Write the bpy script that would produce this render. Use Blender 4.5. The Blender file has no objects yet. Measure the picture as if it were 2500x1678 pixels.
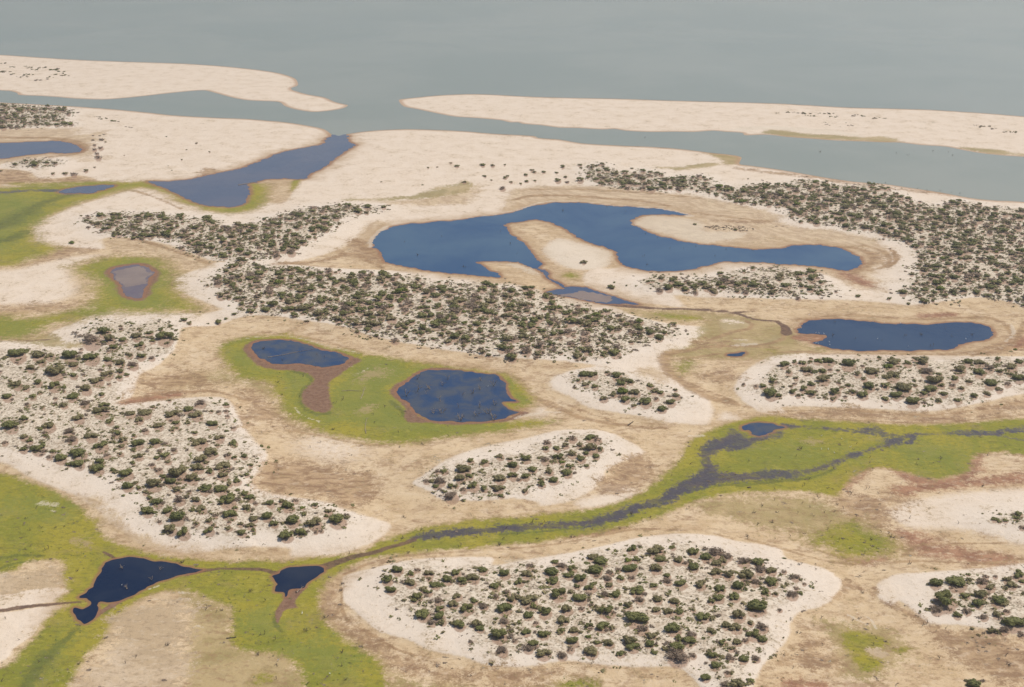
import bpy, math, random
import numpy as np

C = bpy.context
S = C.scene
COL = S.collection
R = math.radians

# ------------------------------------------------------------------ camera, sky, sun, exposure
CAM_H = 150.0
PITCH = R(22.6)
FPX = 2782.5                      # focal length measured on a 2500 px wide frame
SUN_EL, SUN_AZ = R(58), math.atan2(0.93, 0.37)   # azimuth from +Y towards +X

cam_d = bpy.data.cameras.new("camera")
cam = bpy.data.objects.new("camera", cam_d)
COL.objects.link(cam)
cam.location = (0, 0, CAM_H)
cam.rotation_euler = (R(90) - PITCH, 0, 0)
cam_d.sensor_width = 36.0
cam_d.lens = 36.0 * FPX / 2500.0
cam_d.clip_start = 1.0
cam_d.clip_end = 30000.0
S.camera = cam

world = bpy.data.worlds.new("World")
S.world = world
world.use_nodes = True
wn = world.node_tree
for n in list(wn.nodes):
    wn.nodes.remove(n)
sky = wn.nodes.new("ShaderNodeTexSky")
sky.sky_type = 'NISHITA'
sky.sun_disc = False
sky.sun_elevation = SUN_EL
sky.sun_rotation = SUN_AZ
sky.air_density = 1.0
sky.dust_density = 1.5
bg = wn.nodes.new("ShaderNodeBackground")
bg.inputs[1].default_value = 0.10
wo = wn.nodes.new("ShaderNodeOutputWorld")
wn.links.new(sky.outputs[0], bg.inputs[0])
wn.links.new(bg.outputs[0], wo.inputs[0])

sun_d = bpy.data.lights.new("sun", 'SUN')
sun_d.energy = 3.85
sun_d.angle = R(0.5)
sun_d.color = (1.0, 0.935, 0.835)
sun = bpy.data.objects.new("sun", sun_d)
COL.objects.link(sun)
sun.location = (0, 0, 400)
sun.rotation_euler = (R(90) - SUN_EL, 0, math.pi - SUN_AZ)   # fixed below from the direction vector
from mathutils import Vector
sdir = Vector((math.sin(SUN_AZ) * math.cos(SUN_EL), math.cos(SUN_AZ) * math.cos(SUN_EL), math.sin(SUN_EL)))
sun.rotation_euler = sdir.to_track_quat('Z', 'Y').to_euler()

S.view_settings.view_transform = 'Standard'
S.view_settings.look = 'None'
S.view_settings.exposure = 0.0
S.view_settings.gamma = 1.0
S.cycles.max_bounces = 6
S.cycles.volume_bounces = 0
S.cycles.use_denoising = True

rng = np.random.default_rng(11)
random.seed(5)

# ------------------------------------------------------------------ survey: photograph coordinates -> ground
cp, sp = math.cos(PITCH), math.sin(PITCH)

def ground(u, v, h=0.0):
    """point of the ground (height h) seen at frame position u, v of the 2500 x 1678 photograph"""
    u = np.asarray(u, float); v = np.asarray(v, float)
    xc = (u - 1250.0) / FPX; yc = (839.0 - v) / FPX
    dy = cp + yc * sp; dz = -sp + yc * cp
    t = (CAM_H - h) / -dz
    return xc * t, dy * t

def frame(x, y, z=0.0):
    rx, ry, rz = x, y, z - CAM_H
    d = ry * cp - rz * sp
    up = ry * sp + rz * cp
    return 1250.0 + FPX * rx / d, 839.0 - FPX * up / d, d

TS = 700.0 / 2335.0
TILES = {r + str(c + 1): (c * 600.0, y) for r, y in (('A', 0), ('B', 400), ('C', 800), ('D', 1208)) for c in range(4)}

def pts(s):
    out = []; ox = oy = 0.0
    for tok in s.split():
        if tok in TILES:
            ox, oy = TILES[tok]; continue
        a = tok.split(',')
        q = [ox + float(a[0]) * TS, oy + float(a[1]) * TS]
        if len(a) > 2:
            q.append(float(a[2]) * TS if a[2][-1].isdigit() else float(a[2][:-1]) * TS)
            if not a[2][-1].isdigit(): q.append(a[2][-1])
        out.append(tuple(q))
    return out

def smooth(p, closed=True, n=4):
    p = np.array(p, float); N = len(p); out = []
    rngi = range(N) if closed else range(N - 1)
    for i in rngi:
        if closed:
            a, b, c, d = p[i - 1], p[i], p[(i + 1) % N], p[(i + 2) % N]
        else:
            a, b, c, d = p[max(i - 1, 0)], p[i], p[i + 1], p[min(i + 2, N - 1)]
        for k in range(n):
            t = k / n
            out.append(b + 0.5 * t * ((c - a) + t * (2 * a - 5 * b + 4 * c - d + t * (3 * (b - c) + d - a))) * 0.9 + 0.1 * t * (c - b))
    if not closed: out.append(p[-1])
    return np.array(out)

def world_poly(s, n=4, rag=0.0):
    q = smooth(pts(s), True, n)
    x, y = ground(q[:, 0], q[:, 1])
    if rag:
        k = rag * np.clip(np.hypot(x, y) / 300, .7, 2.0)
        dx = np.sin(x * .55 + 2.1 * np.sin(y * .37)) * .6 + np.sin(x * 1.7 + y * 1.3 + np.sin(y * .9)) * .4
        dy = np.sin(y * .51 + 1.7 * np.sin(x * .41) + 2) * .6 + np.sin(y * 1.9 - x * 1.1 + 1) * .4
        x = x + k * dx; y = y + k * dy
    return np.stack([x, y], 1)

# ---- outlines of the waters
LAGOON = """A1 -1200,400 -600,425 0,448 300,468 600,487 900,500 1200,510 1500,520 1800,540 2050,565 2200,585 A2 300,605 400,640 425,680 418,700
378,714 370,724 388,738 500,770 640,795 720,830 800,850 832,858 800,880 700,900 545,912 400,890 320,865 290,840 250,828 100,822 A1 2000,815
1900,797 1800,770 1690,740 1640,737 1580,740 1400,757 1200,780 1000,800 830,811 600,803 480,792 330,782 160,775 140,758 80,742 0,737 -600,700
-1600,690 -1600,810 -600,812 0,836 300,852 600,868 900,890 1200,918 1400,940 1700,958 2000,970 A2 100,978 300,995 400,1008 530,1030 640,1055 690,1090
705,1100 760,1112 820,1095 950,1075 1100,1062 1300,1054 1500,1058 1800,1072 2000,1090 2335,1108 A3 380,1125 550,1138 650,1155 750,1170 900,1180 1100,1190
1300,1198 1500,1212 1700,1235 1800,1248 1950,1262 2035,1282 2022,1318 2025,1340 2100,1350 2335,1382 A4 500,1410 700,1445 900,1475 1050,1490
1200,1500 1400,1530 1650,1568 B4 1900,280 2100,300 2335,312 3200,390 4200,470 A4 4200,1420 3200,1340 2335,1278 2200,1270 2000,1250 1850,1225 1700,1195 1500,1182
1330,1162 1200,1160 1000,1152 800,1145 600,1130 400,1115 250,1098 150,1100 60,1102 38,1082 A3 1900,1073 1800,1065 1650,1075 1500,1073 1300,1075
1100,1066 1000,1050 900,1055 700,1043 550,1040 400,1020 330,1015 250,1008 220,997 150,997 80,980 0,972 A2 1880,962 1700,950 1550,922 1400,890
1290,868 1250,828 1262,810 1400,795 1550,780 1800,768 2000,772 2335,790 A3 700,800 1000,805 1200,812 1500,822 1800,830 2000,835 2335,845
A4 600,860 800,872 1000,880 1500,893 1800,910 2100,930 2335,950 3200,1015 4400,1100"""
PONDS = [
 ('inlet', """A2 705,1098 690,1110 650,1135 640,1165 600,1182 500,1200 400,1218 300,1240 230,1262 170,1290 100,1320 0,1360 A1 1900,1388 1780,1410 1650,1440
 1580,1452 1500,1470 1400,1476 1230,1480 B1 1220,146 1260,165 1330,195 1420,235 1500,280 1600,320 1680,340 1800,352 1900,350 1960,335 2010,295 2025,240
 2025,165 2080,155 B2 80,150 160,130 280,120 430,125 490,122 500,100 540,75 620,45 670,0 A2 720,1300 790,1245 850,1215 890,1190 870,1170 830,1150 830,1130 820,1094 760,1108"""),
 ('inlet', "B1 480,225 600,195 690,185 800,175 940,175 860,205 780,230 700,240 560,242"),
 ('inlet', "A1 -1200,1170 -500,1168 0,1165 150,1160 300,1155 420,1150 550,1160 620,1180 665,1215 650,1238 560,1248 440,1245 300,1258 150,1275 0,1292 -500,1310 -1200,1310"),
 ('lake', """B2 1040,660 1045,620 1080,575 1130,540 1200,510 1270,495 1400,488 1550,475 1700,460 1850,440 2000,425 2100,412 B3 220,385 334,345 450,325 600,316 750,322 900,335
 1050,348 1200,358 1350,368 1450,382 1540,400 1600,415 1500,418 1380,415 1260,415 1180,430 1145,455 1140,485 1180,515 1240,545 1320,575 1420,602 1540,628 1700,655
 1850,672 2000,687 2150,698 2335,695 B4 420,675 500,662 600,660 720,672 850,695 930,725 990,765 1018,800 1000,830 950,855 880,868 800,860 700,845 550,830 350,815 200,805 0,797
 B3 1900,800 1800,820 1700,845 1550,870 1400,875 1250,868 1130,850 1060,825 1040,790 1030,740 990,700 900,672 760,630 690,590 620,545 540,505 440,470 330,455 200,475
 120,490 115,515 150,560 210,610 280,670 330,725 380,790 405,820 385,840 360,850 300,835 240,805 180,797 100,795 0,792 B2 1900,798 1880,803 1920,830 1990,870 2060,900 2085,920
 2030,925 1900,915 1700,895 1500,870 1350,850 1240,830 1160,805 1120,775 1110,740 1080,715 1045,680"""),
 ('stream', """B3 368,848 400,855 440,865 460,890 465,915 500,945 560,975 610,1005 700,1003 780,1010 850,1040 950,1070 1050,1100 1190,1140 1100,1143 1000,1140 900,1138 800,1118 700,1100
 600,1080 500,1060 440,1040 520,1030 600,1022 560,995 480,950 430,915 410,880"""),
 ('pond', "C3 1910,218 1950,208 2050,203 2060,212 2000,232 1930,235"),
 ('pond', """B4 500,1360 520,1310 560,1285 650,1270 800,1268 1000,1282 1200,1300 1450,1310 1700,1300 1900,1293 2000,1310 2060,1340 2082,1370 2070,1400 2000,1430 1920,1445 1840,1465
 1780,1490 1700,1515 1500,1520 1200,1522 900,1520 760,1505 700,1485 620,1470 600,1465 660,1450 710,1430 715,1405 660,1392 560,1385 500,1383"""),
 ('weedy', "C2 40,150 90,120 180,102 280,100 380,105 470,130 560,165 650,190 740,205 800,230 835,255 810,285 740,310 640,322 540,305 450,298 330,300 250,300 180,280 100,240 50,190"),
 ('weedy', """C2 1240,505 1260,480 1310,440 1370,400 1440,355 1520,345 1650,345 1800,355 1950,375 2060,400 2110,450 2125,510 2150,560 2200,600 2100,600 2105,640 2160,680 2225,690 2160,720
 2080,745 1950,760 1800,768 1650,762 1520,755 1420,715 1370,660 1310,600 1250,550"""),
 ('silty', "B1 910,880 950,850 1020,832 1120,825 1200,845 1250,880 1235,920 1200,960 1180,1010 1170,1060 1150,1095 1100,1095 1040,1085 1000,1050 985,1000 940,950"),
 ('dark', """D1 840,590 860,555 930,525 1000,513 1100,515 1250,535 1400,558 1550,590 1650,605 1600,630 1500,650 1400,675 1290,710 1180,760 1080,810 990,850 900,868 810,872 790,900 780,960
 750,1020 690,1045 640,1010 610,960 605,925 680,930 735,890 720,850 650,850 650,825 700,790 760,735 810,660"""),
 ('dark', "D2 270,640 330,605 430,590 550,578 640,590 630,625 560,680 480,750 400,765 350,775 330,830 310,835 300,800 240,780 240,755 260,730 225,690 215,660"),
 ('weedy', "C4 40,820 80,790 190,778 300,785 390,810 330,830 270,855 170,880 110,870 100,845 50,835"),
]
SILT = ["B1 925,890 1020,848 1120,842 1235,885 1200,950 1160,985 1080,1005 1000,985 950,940",
        "B3 550,1065 650,1045 740,1035 850,1050 950,1080 985,1108 930,1134 800,1112 650,1088"]

# ---- ground zones: (softness in metres, outline); strokes carry half widths
CREAM = [
 (1.5, """A1 -1600,200 A4 4400,600 B4 4400,1900 2600,1300 2335,1165 2200,1120 2050,1090 1900,1090 1750,1110 1600,1130 1400,1150 1200,1130 900,1110 500,1105 0,1090
  B3 1700,1085 1480,1070 1570,1165 1400,1150 1200,1125 1000,1080 800,1015 750,960 760,900 850,850 1000,850 1500,700 600,400 B2 1700,600 1200,640 1000,640 860,660 700,720 400,800 150,830 0,900
  B1 1830,800 1700,780 1500,700 1300,640 1100,610 900,600 830,620 850,690 700,690 500,668 330,655 290,620 270,540 300,480 420,430 560,360 750,305 900,260 1050,215 1200,200
  1350,225 1500,300 1650,372 1800,400 2000,390 2150,320 B2 330,310 390,200 430,150 490,125 600,0 A1 2001,1358 1580,1455 1230,1490 800,1482 780,1460 640,1430 450,1455 300,1450 230,1400 -100,1370 -1600,1340"""),
 (1.5, """B1 1830,1190 1600,1100 1430,1020 1420,940 1500,900 1650,850 1800,800 B2 130,800 700,850 1400,880 2000,950 2335,1010 B3 500,1065 800,1130 1000,1170 1200,1250 1500,1310 1740,1330 1745,1380
  1650,1450 1580,1510 1440,1530 1400,1568 C3 1410,320 1450,380 1600,500 1740,560 1800,650 1790,740 1740,790 1560,780 1400,770 1200,720 1000,690 800,650 640,560 500,500 480,430 560,380 700,340
  860,310 600,275 300,250 0,235 C2 1700,190 1400,140 1200,100 950,45 850,0 B2 600,1290 400,1265 200,1230 0,1240 B1 1900,1260"""),
 (1.5, """B1 380,1430 420,1370 600,1300 800,1220 1100,1205 1450,1215 1700,1215 1830,1190 1900,1260 1750,1320 1500,1330 1460,1380 1430,1500 C1 1420,180 1330,270 1250,330 1130,390 1080,560 960,600
  1000,622 1500,575 1800,570 1900,640 1960,760 2050,900 2180,1030 2150,1130 2050,1250 2150,1330 2335,1370 C2 500,1395 700,1430 D2 780,110 1000,180 1180,250 1050,380 900,440 740,490 540,512 400,510
  350,480 360,440 200,430 0,430 D1 1800,450 1600,480 1400,470 1200,420 1050,330 900,220 780,110 620,0 C1 700,1400 500,1320 300,1240 100,1130 0,1090 -1600,700 -1600,110 0,110 300,110"""),
 (1.5, """C2 1360,1260 1450,1200 1600,1100 1800,1010 2000,960 2335,890 C3 550,835 800,830 950,850 1100,920 1250,1010 1150,1060 1000,1120 930,1170 920,1210 850,1300 750,1360 600,1420 400,1450 380,1420
  200,1390 0,1400 C2 1900,1410 1600,1400 1500,1340 1400,1290"""),
 (1.2, """C3 1980,480 2020,400 2100,330 2200,270 2335,215 C4 500,205 1000,215 1800,230 2335,235 4000,200 4000,350 2335,540 2100,590 1800,650 1600,680 1400,680 1000,655 500,640 350,650 400,690 330,705 200,690
  C3 2150,665 2050,600 2000,540"""),
 (1.2, """D2 790,700 830,650 1000,610 1200,560 1500,520 2000,510 D3 0,580 300,530 600,480 900,420 1200,350 1500,320 1800,330 2000,380 2335,430 D4 400,520 700,600 830,680 850,740 790,830 700,900 500,960 430,1050
  420,1150 300,1300 200,1400 120,1568 0,1800 D3 1900,1800 1650,1500 1500,1400 1200,1400 900,1380 600,1350 300,1400 0,1390 D2 1800,1330 1500,1260 1300,1170 1100,1120 950,1000 830,900 790,850"""),
 (1.2, """D4 1140,760 1160,720 1300,650 1600,630 2000,600 2335,560 4000,400 4000,1500 2335,1150 2100,1100 1800,1060 1570,1050 1450,960 1320,860 1250,900 1150,850"""),
 (4.0, """C4 1230,1480 1500,1400 1900,1340 2335,1320 4000,1250 D4 4000,500 2335,400 2100,330 1700,270 1400,270 1280,200"""),
 (0.7, "D1 -1200,800 0,815 200,780 480,755 500,830 460,870 300,890 0,945 -1200,1000"), (0.5, "D1 500,765 575,770 540,800 500,795"),
 (1.0, "D1 -1200,1010 0,960 300,915 470,905 500,930 430,970 350,1050 250,1160 100,1260 0,1370 -1200,2000"),
 (5.0, "B1 -1200,880 0,870 300,820 600,760 800,745 600,830 590,950 600,1060 400,1140 100,1150 -1200,1180"),
 (2.5, "B3 430,680 550,610 700,640 900,690 980,750 940,830 850,855 700,860 550,820 450,750"),
 (2.5, "B3 1160,480 1250,435 1500,430 1700,470 2100,540 2000,620 1700,640 1450,585 1250,530"),
 (2.5, "C3 300,720 350,660 420,650 450,700 380,760"), (3.0, "C3 1900,690 2000,720 2050,760 1960,760 1850,750"),
 (14.0, "C2 500,960 600,900 800,930 900,1000 780,1050 640,1050"),
 (3.0, "C3 700,1420 850,1370 1100,1340 1170,1360 1000,1440 750,1470"), (3.0, "C3 880,1290 1050,1280 1180,1330 1000,1350"),
 (2.0, "B4 0,1440 200,1450 330,1400 370,1430 150,1480 0,1490"), (2.0, "B3 1870,1270 2000,1260 2100,1290 2090,1330 1900,1350"),

]
TAN = [  # beige silt lying over the pale sand
 (5.0, """A1 -1600,1085 0,1075 350,1062 600,1045 650,1085 740,1090 860,1070 800,1130 750,1180 690,1215 740,1280 830,1290 700,1310 500,1265 0,1335 -1600,1340"""),
 (4.0, "A1 0,1045 400,1045 600,1050 640,1110 560,1150 0,1160 -1600,1160 -1600,1050"),
 (3.0, "B1 840,615 1000,620 1200,660 1400,720 1600,790 1750,830 1600,860 1450,800 1300,740 1100,700 900,680"),
 (2.0, "B2 160,150 280,125 430,130 390,190 370,230 320,310 260,330 150,310 150,240"),
 (4.0, "B2 1290,300 1700,240 1870,170 1890,230 1800,320 1500,345 1000,310"),
 (3.0, "B3 150,230 300,195 800,175 1300,220 1700,270 2000,330 2335,410 B4 400,500 900,560 1150,640 1250,720 1230,800 1100,870 1150,960 1180,1040 1000,1030 850,960 700,890 500,840 B3 1500,600 200,400 100,360"),
 (3.0, "B2 1000,480 1200,490 1040,700 1200,850 2000,960 2335,1010 B3 300,1015 100,960 B2 1500,890 1200,860 900,790 700,740 870,620"),
 (2.0, "A3 1700,1238 1950,1264 2035,1284 2020,1338 1900,1338 1840,1285"),
 (4.0, "C3 1180,340 1300,330 1400,350 1480,430 1400,450 1280,400"), (3.0, "C3 1140,720 1300,740 1420,770 1300,790 1170,760"),
 (4.0, "D1 2000,440 1800,455 1500,500 1300,470 1100,410 950,300 850,180 700,60 640,0 760,0 900,120 1050,260 1200,350 1400,440 1700,470"),
 (3.0, "D2 0,430 200,430 350,440 350,490 200,510 0,520"),
]
OLIVE = [
 (3.0, """B3 1100,1190 1300,1195 1700,1200 2000,1240 2335,1300 2500,1420 2335,1568 1450,1568 1700,1440 1880,1330 2090,1310 1900,1265 1500,1280 1250,1245"""),
 (3.0, "B4 0,1290 300,1300 380,1360 500,1400 560,1480 760,1515 400,1550 0,1560 -300,1560 -300,1300"),
 (2.0, "B2 830,292 1150,278 1400,250 1600,190 1750,160 1790,145 1850,190 1700,250 1400,285 1100,295"),
 (1.5, "A3 1330,1357 1500,1365 1650,1345 1765,1325 1850,1340 1720,1368 1500,1382"), (1.5, "A3 1760,1244 1950,1264 2033,1284 2020,1336 1900,1332 1850,1285"),
 (1.5, "A4 200,1082 270,1057 600,1090 850,1105 1030,1120 1150,1105 1250,1125 1340,1160 1000,1150 500,1125 300,1098"),
 (1.5, "A4 1750,1200 2000,1212 2150,1225 2335,1255 2600,1280 2300,1270 2000,1245"),
 (6.0, "C1 1300,450 1500,390 1700,370 1900,330 2000,420 1800,450 1500,500"),
 (6.0, "C4 0,1400 300,1380 600,1390 800,1450 900,1500 D4 1000,180 1250,300 1280,420 1100,500 800,440 600,400 500,280 200,240 0,180"),
 (5.0, "D3 1600,60 1900,30 2335,60 2335,230 2100,200 1800,150"),
 (5.0, "D1 1500,780 1800,880 1920,1000 1860,1200 2000,1270 2335,1290 D2 450,1450 520,1568 600,1800 -400,1800 -500,1568 -480,1300 -450,1100 -440,1000"),
 (4.0, "D1 1650,950 1550,1050 1600,1300 1500,1568 1900,1568 2000,1300 1850,1100"),
 (4.0, "D4 700,1050 900,1050 1250,1120 1400,1240 1350,1350 1150,1480 850,1450 830,1250"),
 (3.0, "B1 280,1400 420,1400 500,1440 650,1490 400,1490 0,1450 -1200,1440 -1200,1400"),
 (5.0, "D2 700,1050 900,1150 1100,1300 1300,1500 1700,1560 2335,1600 D3 700,1500 1000,1800 -2000,1800 D2 1150,1600 1000,1350 800,1200"),
 (5.0, "C2 0,420 150,430 230,560 330,720 500,830 420,830 250,700 150,560 C1 1950,430"),
 (4.0, "B1 540,840 800,760 1050,740 1250,760 1400,840 1450,950 1420,1050 1600,1160 1570,1200 1380,1170 1300,900 800,800"),
]
BROWN = [
 (4.0, "B2 900,620 960,640 1000,690 1080,740 1110,800 1000,790 900,750 800,745 840,690"),
 (5.0, "C2 100,1060 250,1080 500,1090 700,1130 1000,1200 1050,1350 900,1440 600,1400 300,1370 100,1320 60,1250 120,1160"),
 (4.0, "C3 950,1180 1050,1100 1200,1040 1300,1060 1300,1200 1150,1330 1000,1360 850,1330 900,1260"),
 (4.0, "C3 1700,110 1800,90 1920,120 1900,150 1700,150"), (5.0, "C3 1850,340 1980,320 2000,420 1900,440 1750,400"),
 (6.0, "C4 950,1330 1200,1350 1400,1300 1300,1450 1200,1568 900,1568 800,1450 850,1400"), (6.0, "D4 900,100 1150,0 1250,200 1300,350 1250,400 1100,260"),
 (4.0, "D1 -600,1568 600,1568 700,1400 800,1280 700,1340 550,1500"),
 (5.0, "D2 620,800 740,760 760,900 700,1000 900,1080 1100,1180 1200,1300 1500,1400 1800,1450 2200,1480 1900,1500 1400,1480 1150,1380 900,1220 700,1080 590,1000 590,880"),
 (6.0, "D3 0,1450 300,1430 650,1440 600,1480 300,1520 0,1540"),
 (5.0, "D4 1400,920 1500,1000 1700,1100 1900,1100 2335,1200 4000,1500 4000,1800 2335,1568 2000,1450 1800,1350 1550,1100"),
 (5.0, "D4 300,1400 500,1300 750,1320 850,1400 700,1450 500,1430"), (4.0, "D4 520,1200 700,1180 720,1240 560,1250"),
 (6.0, "C1 1080,560 1200,400 1500,360 1750,430 1700,490 1400,500"), (6.0, "C2 0,520 100,560 200,600 280,680 330,760 480,830 300,820 100,760 0,800"),
 (3.0, "B1 450,670 700,690 800,720 600,740 300,810 100,840 330,760"), (6.0, "B1 -800,1185 100,1165 400,1150 620,1120 620,1180 300,1230 -800,1240"),
 (2.0, "A1 1580,1452 1640,1390 1700,1370 1790,1400 1700,1425"), (3.0, "A1 -1600,1400 0,1395 230,1395 280,1440 450,1462 640,1442 780,1467 800,1482 300,1492 -1600,1510"),
]
BROWN_S = [ # strokes
 (3.0, "C4 400,730,30 700,700,25 1000,700,40 1500,745,45 2000,690,45 2335,640,40 3500,560,40"), (1.0, "B2 230,815,8 380,810,10 540,800,8 700,770,10 820,740,12"),
 (2.5, "B4 1180,790,22 1120,745,22 1040,700,14"), (1.2, "B3 1800,465,10 2050,470,14 2250,480,8"), 
 
  (2.0, "C3 600,620,8 800,700,8 1000,760,8"),
  
  
  
 (1.0, "B4 1230,690,6 1290,740,8 1290,790,8 1220,840,6"), (2.0, "C1 1050,605,12 1250,570,25 1500,530,25 1700,500,15"),
 (2.0, "B4 2335,1480,40 2200,1500,25 1900,1550,12"), (1.0, "D4 1000,780,20 900,720,20 880,770,14 800,840,14"), (1.0, "D4 1120,760,12 1120,830,12 1250,900,14 1400,960,14 1540,1045,12"),
 (1.0, "A3 0,1090,4 600,1140,4 1000,1183,5 1500,1213,5"), (1.5, "A4 0,1372,12 500,1432,12 900,1492,12 1400,1552,14 1700,1585,14"),
]
CHANNEL_S = [
 (0.5, "D2 620,596,26 760,545,20 900,500,16 1050,470,15 1150,435,12 1300,395,14 1370,368,14"), (0.4, "D1 1540,640,16 1640,622,13 1800,604,10 2000,605,10 2150,612,11 2240,640,15 2330,640,18"),
 (0.4, "D1 700,870,6 500,885,7 380,898,10 250,908,14 100,930,14 0,945,10 -800,1000,10"), (0.3, "D1 840,465,4 890,490,7 945,528,6"), (0.4, "B1 -800,1450,6 0,1443,6 300,1440,6 450,1425,3"),
 (0.5, "B3 900,1140,8 1100,1160,14 1300,1175,9 1600,1185,7 1800,1200,7 2000,1220,8 2130,1265,8 2335,1285,8 B4 320,1285,8 390,1330,14 400,1380,20"), (0.3, "B4 285,520,3 350,505,3 430,530,3"),
 (0.4, "B3 1100,1165,4 1400,1190,4 1700,1180,4 2000,1205,4 2335,1215,4"),
]
TRACK_S = [
 (0.7, "C3 1640,180,8 1450,205,14 1410,250,18 1420,330,20 1500,410,16 1620,490,16 1750,560,18 1900,600,14 2100,650,8"), (0.6, "C3 1580,440,5 1720,500,5 1900,570,5 2060,640,5"),
 (0.7, "C3 220,420,9 300,540,9 450,620,10 620,690,10 750,745,10 1000,785,10 1250,815,7 1420,820,5"), (0.6, "C3 300,560,4 420,590,5 560,640,5 680,720,4 900,770,4"), (0.6, "C3 80,385,6 160,390,6 240,430,6"),
 (0.7, "B3 2080,1285,6 2118,1310,6 2095,1345,6 1960,1370,6 1880,1400,8 1740,1445,7 1655,1448,7"), (0.7, "C3 1590,185,6 1750,158,9 2000,150,8 2335,165,7 B4 250,1530,7 600,1535,6"),
 (0.6, "C3 1480,262,6 1700,238,5 1850,212,5"), (0.6, "B4 380,1330,8 365,1430,7 150,1482,5 0,1488,4"), (0.6, "B4 30,1260,4 110,1300,4 100,1330,4"),
 (0.8, "B4 500,1272,7 900,1232,7 1500,1268,7 2000,1250,7 2200,1320,8 2225,1420,8 2060,1495,8 1800,1548,7 1200,1548,6 600,1548,6"), (0.8, "B4 2335,1290,6 2280,1420,8 2150,1520,8 1900,1560,6"),
 (0.8, "B4 620,690,5 900,680,7 1050,720,9 1110,780,10 1050,840,9 940,890,7"), (0.7, "B4 1000,660,4 1180,710,6 1250,780,7 1180,845,5 1060,870,4"), (0.7, "B4 1250,695,5 1295,740,6 1290,795,6 1220,845,5"),
 (0.8, "B2 900,625,9 980,690,8 1060,750,10 1110,810,10"), (0.7, "B2 780,730,5 900,735,8 1000,790,7 1120,850,5"), (0.7, "B2 230,815,8 380,810,9 540,800,7 700,770,7 820,730,9"),
 (0.8, "B3 200,290,8 330,262,9 600,258,9 900,280,9 1200,300,8 1450,345,7"), (0.8, "B3 250,215,4 600,205,5 1000,222,5 1400,250,5 1700,285,5"), (0.7, "B3 1650,400,6 1850,425,6 2150,460,6 2335,470,6"),
 (0.7, "C4 250,690,4 700,672,5 1200,690,6 1600,715,6 2000,660,6 2335,600,6"), (0.7, "C4 450,740,4 900,752,5 1400,775,5 1800,765,5 2335,710,5"),
 (0.7, "D2 800,650,6 1000,560,6 1200,510,6 1500,480,6 1900,455,6"), (0.7, "D3 150,440,5 500,405,5 900,330,5 1200,280,5 1600,290,4"), (0.7, "D2 590,780,5 640,860,7 600,960,6"), (0.6, "D2 780,760,4 790,960,6 870,1060,6 1010,1130,6 1250,1270,5 1500,1330,4"),
 (0.7, "D4 0,340,4 300,420,5 600,510,5 850,560,6 1150,560,6 1500,540,6 2000,560,6 2335,520,5"), (0.7, "D4 650,450,5 850,510,6 1050,530,6 1250,480,5 1350,420,5"), (0.8, "D4 1350,500,7 1450,420,6 1600,400,6 1900,400,5 2200,390,5"),
 (0.6, "C2 -50,30,4 200,40,5 500,80,5 800,160,5 1200,270,5 1700,310,5 2100,370,5 2220,420,5 2330,520,4"), (0.7, "C2 300,830,4 600,880,5 1000,955,6 1400,925,5 1900,870,5"), (0.7, "C1 1100,580,6 1400,530,7 1750,520,6 2000,590,5"),
 (0.8, "A1 -900,1100,8 0,1120,9 400,1125,9 600,1150,8 700,1200,8 640,1250,7 400,1280,6"), (0.7, "A1 -900,1490,6 0,1470,7 500,1470,6 780,1475,5"), (0.6, "B1 960,600,5 1200,640,7 1450,720,7 1700,810,6"), (0.6, "B1 850,250,4 1050,215,4 1250,270,4 1480,370,4"),
]
RED = [
 (4.0, "B4 830,880 950,900 1060,950 1130,1010 1060,1010 930,950"),
]
RED_S = [
 (3.5, "C4 850,1300,25 950,1190,22 1100,1130,14 1300,1160,22 1450,1240,35 1650,1262,38 1850,1200,38 1920,1080,28 2000,1015,12 2200,1005,10 2335,1040,14 3200,1080,20"),
 (5.0, "C4 1350,1330,25 1600,1290,25 2000,1250,25 2335,1220,30"), (4.0, "D4 1350,310,35 1550,420,45 1750,480,45 2000,520,35 2200,520,22"), (3.0, "D4 900,520,18 1050,550,26 1200,520,12"),
 (3.0, "D4 440,1545,25 600,1560,30 700,1560,20"), 
  (1.0, "B4 500,1420,20 600,1425,28 680,1418,16"), (1.0, "C2 2110,620,14 2170,640,26 2250,660,16"),
 (3.0, "D3 600,350,14 850,310,14 1100,260,10"), (2.0, "B4 1500,1240,14 1750,1230,14"), (3.0, "B4 2335,1440,30 2250,1480,20"),
 (2.5, "C1 1000,612,10 1200,575,20 1450,540,14"),
]
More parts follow.
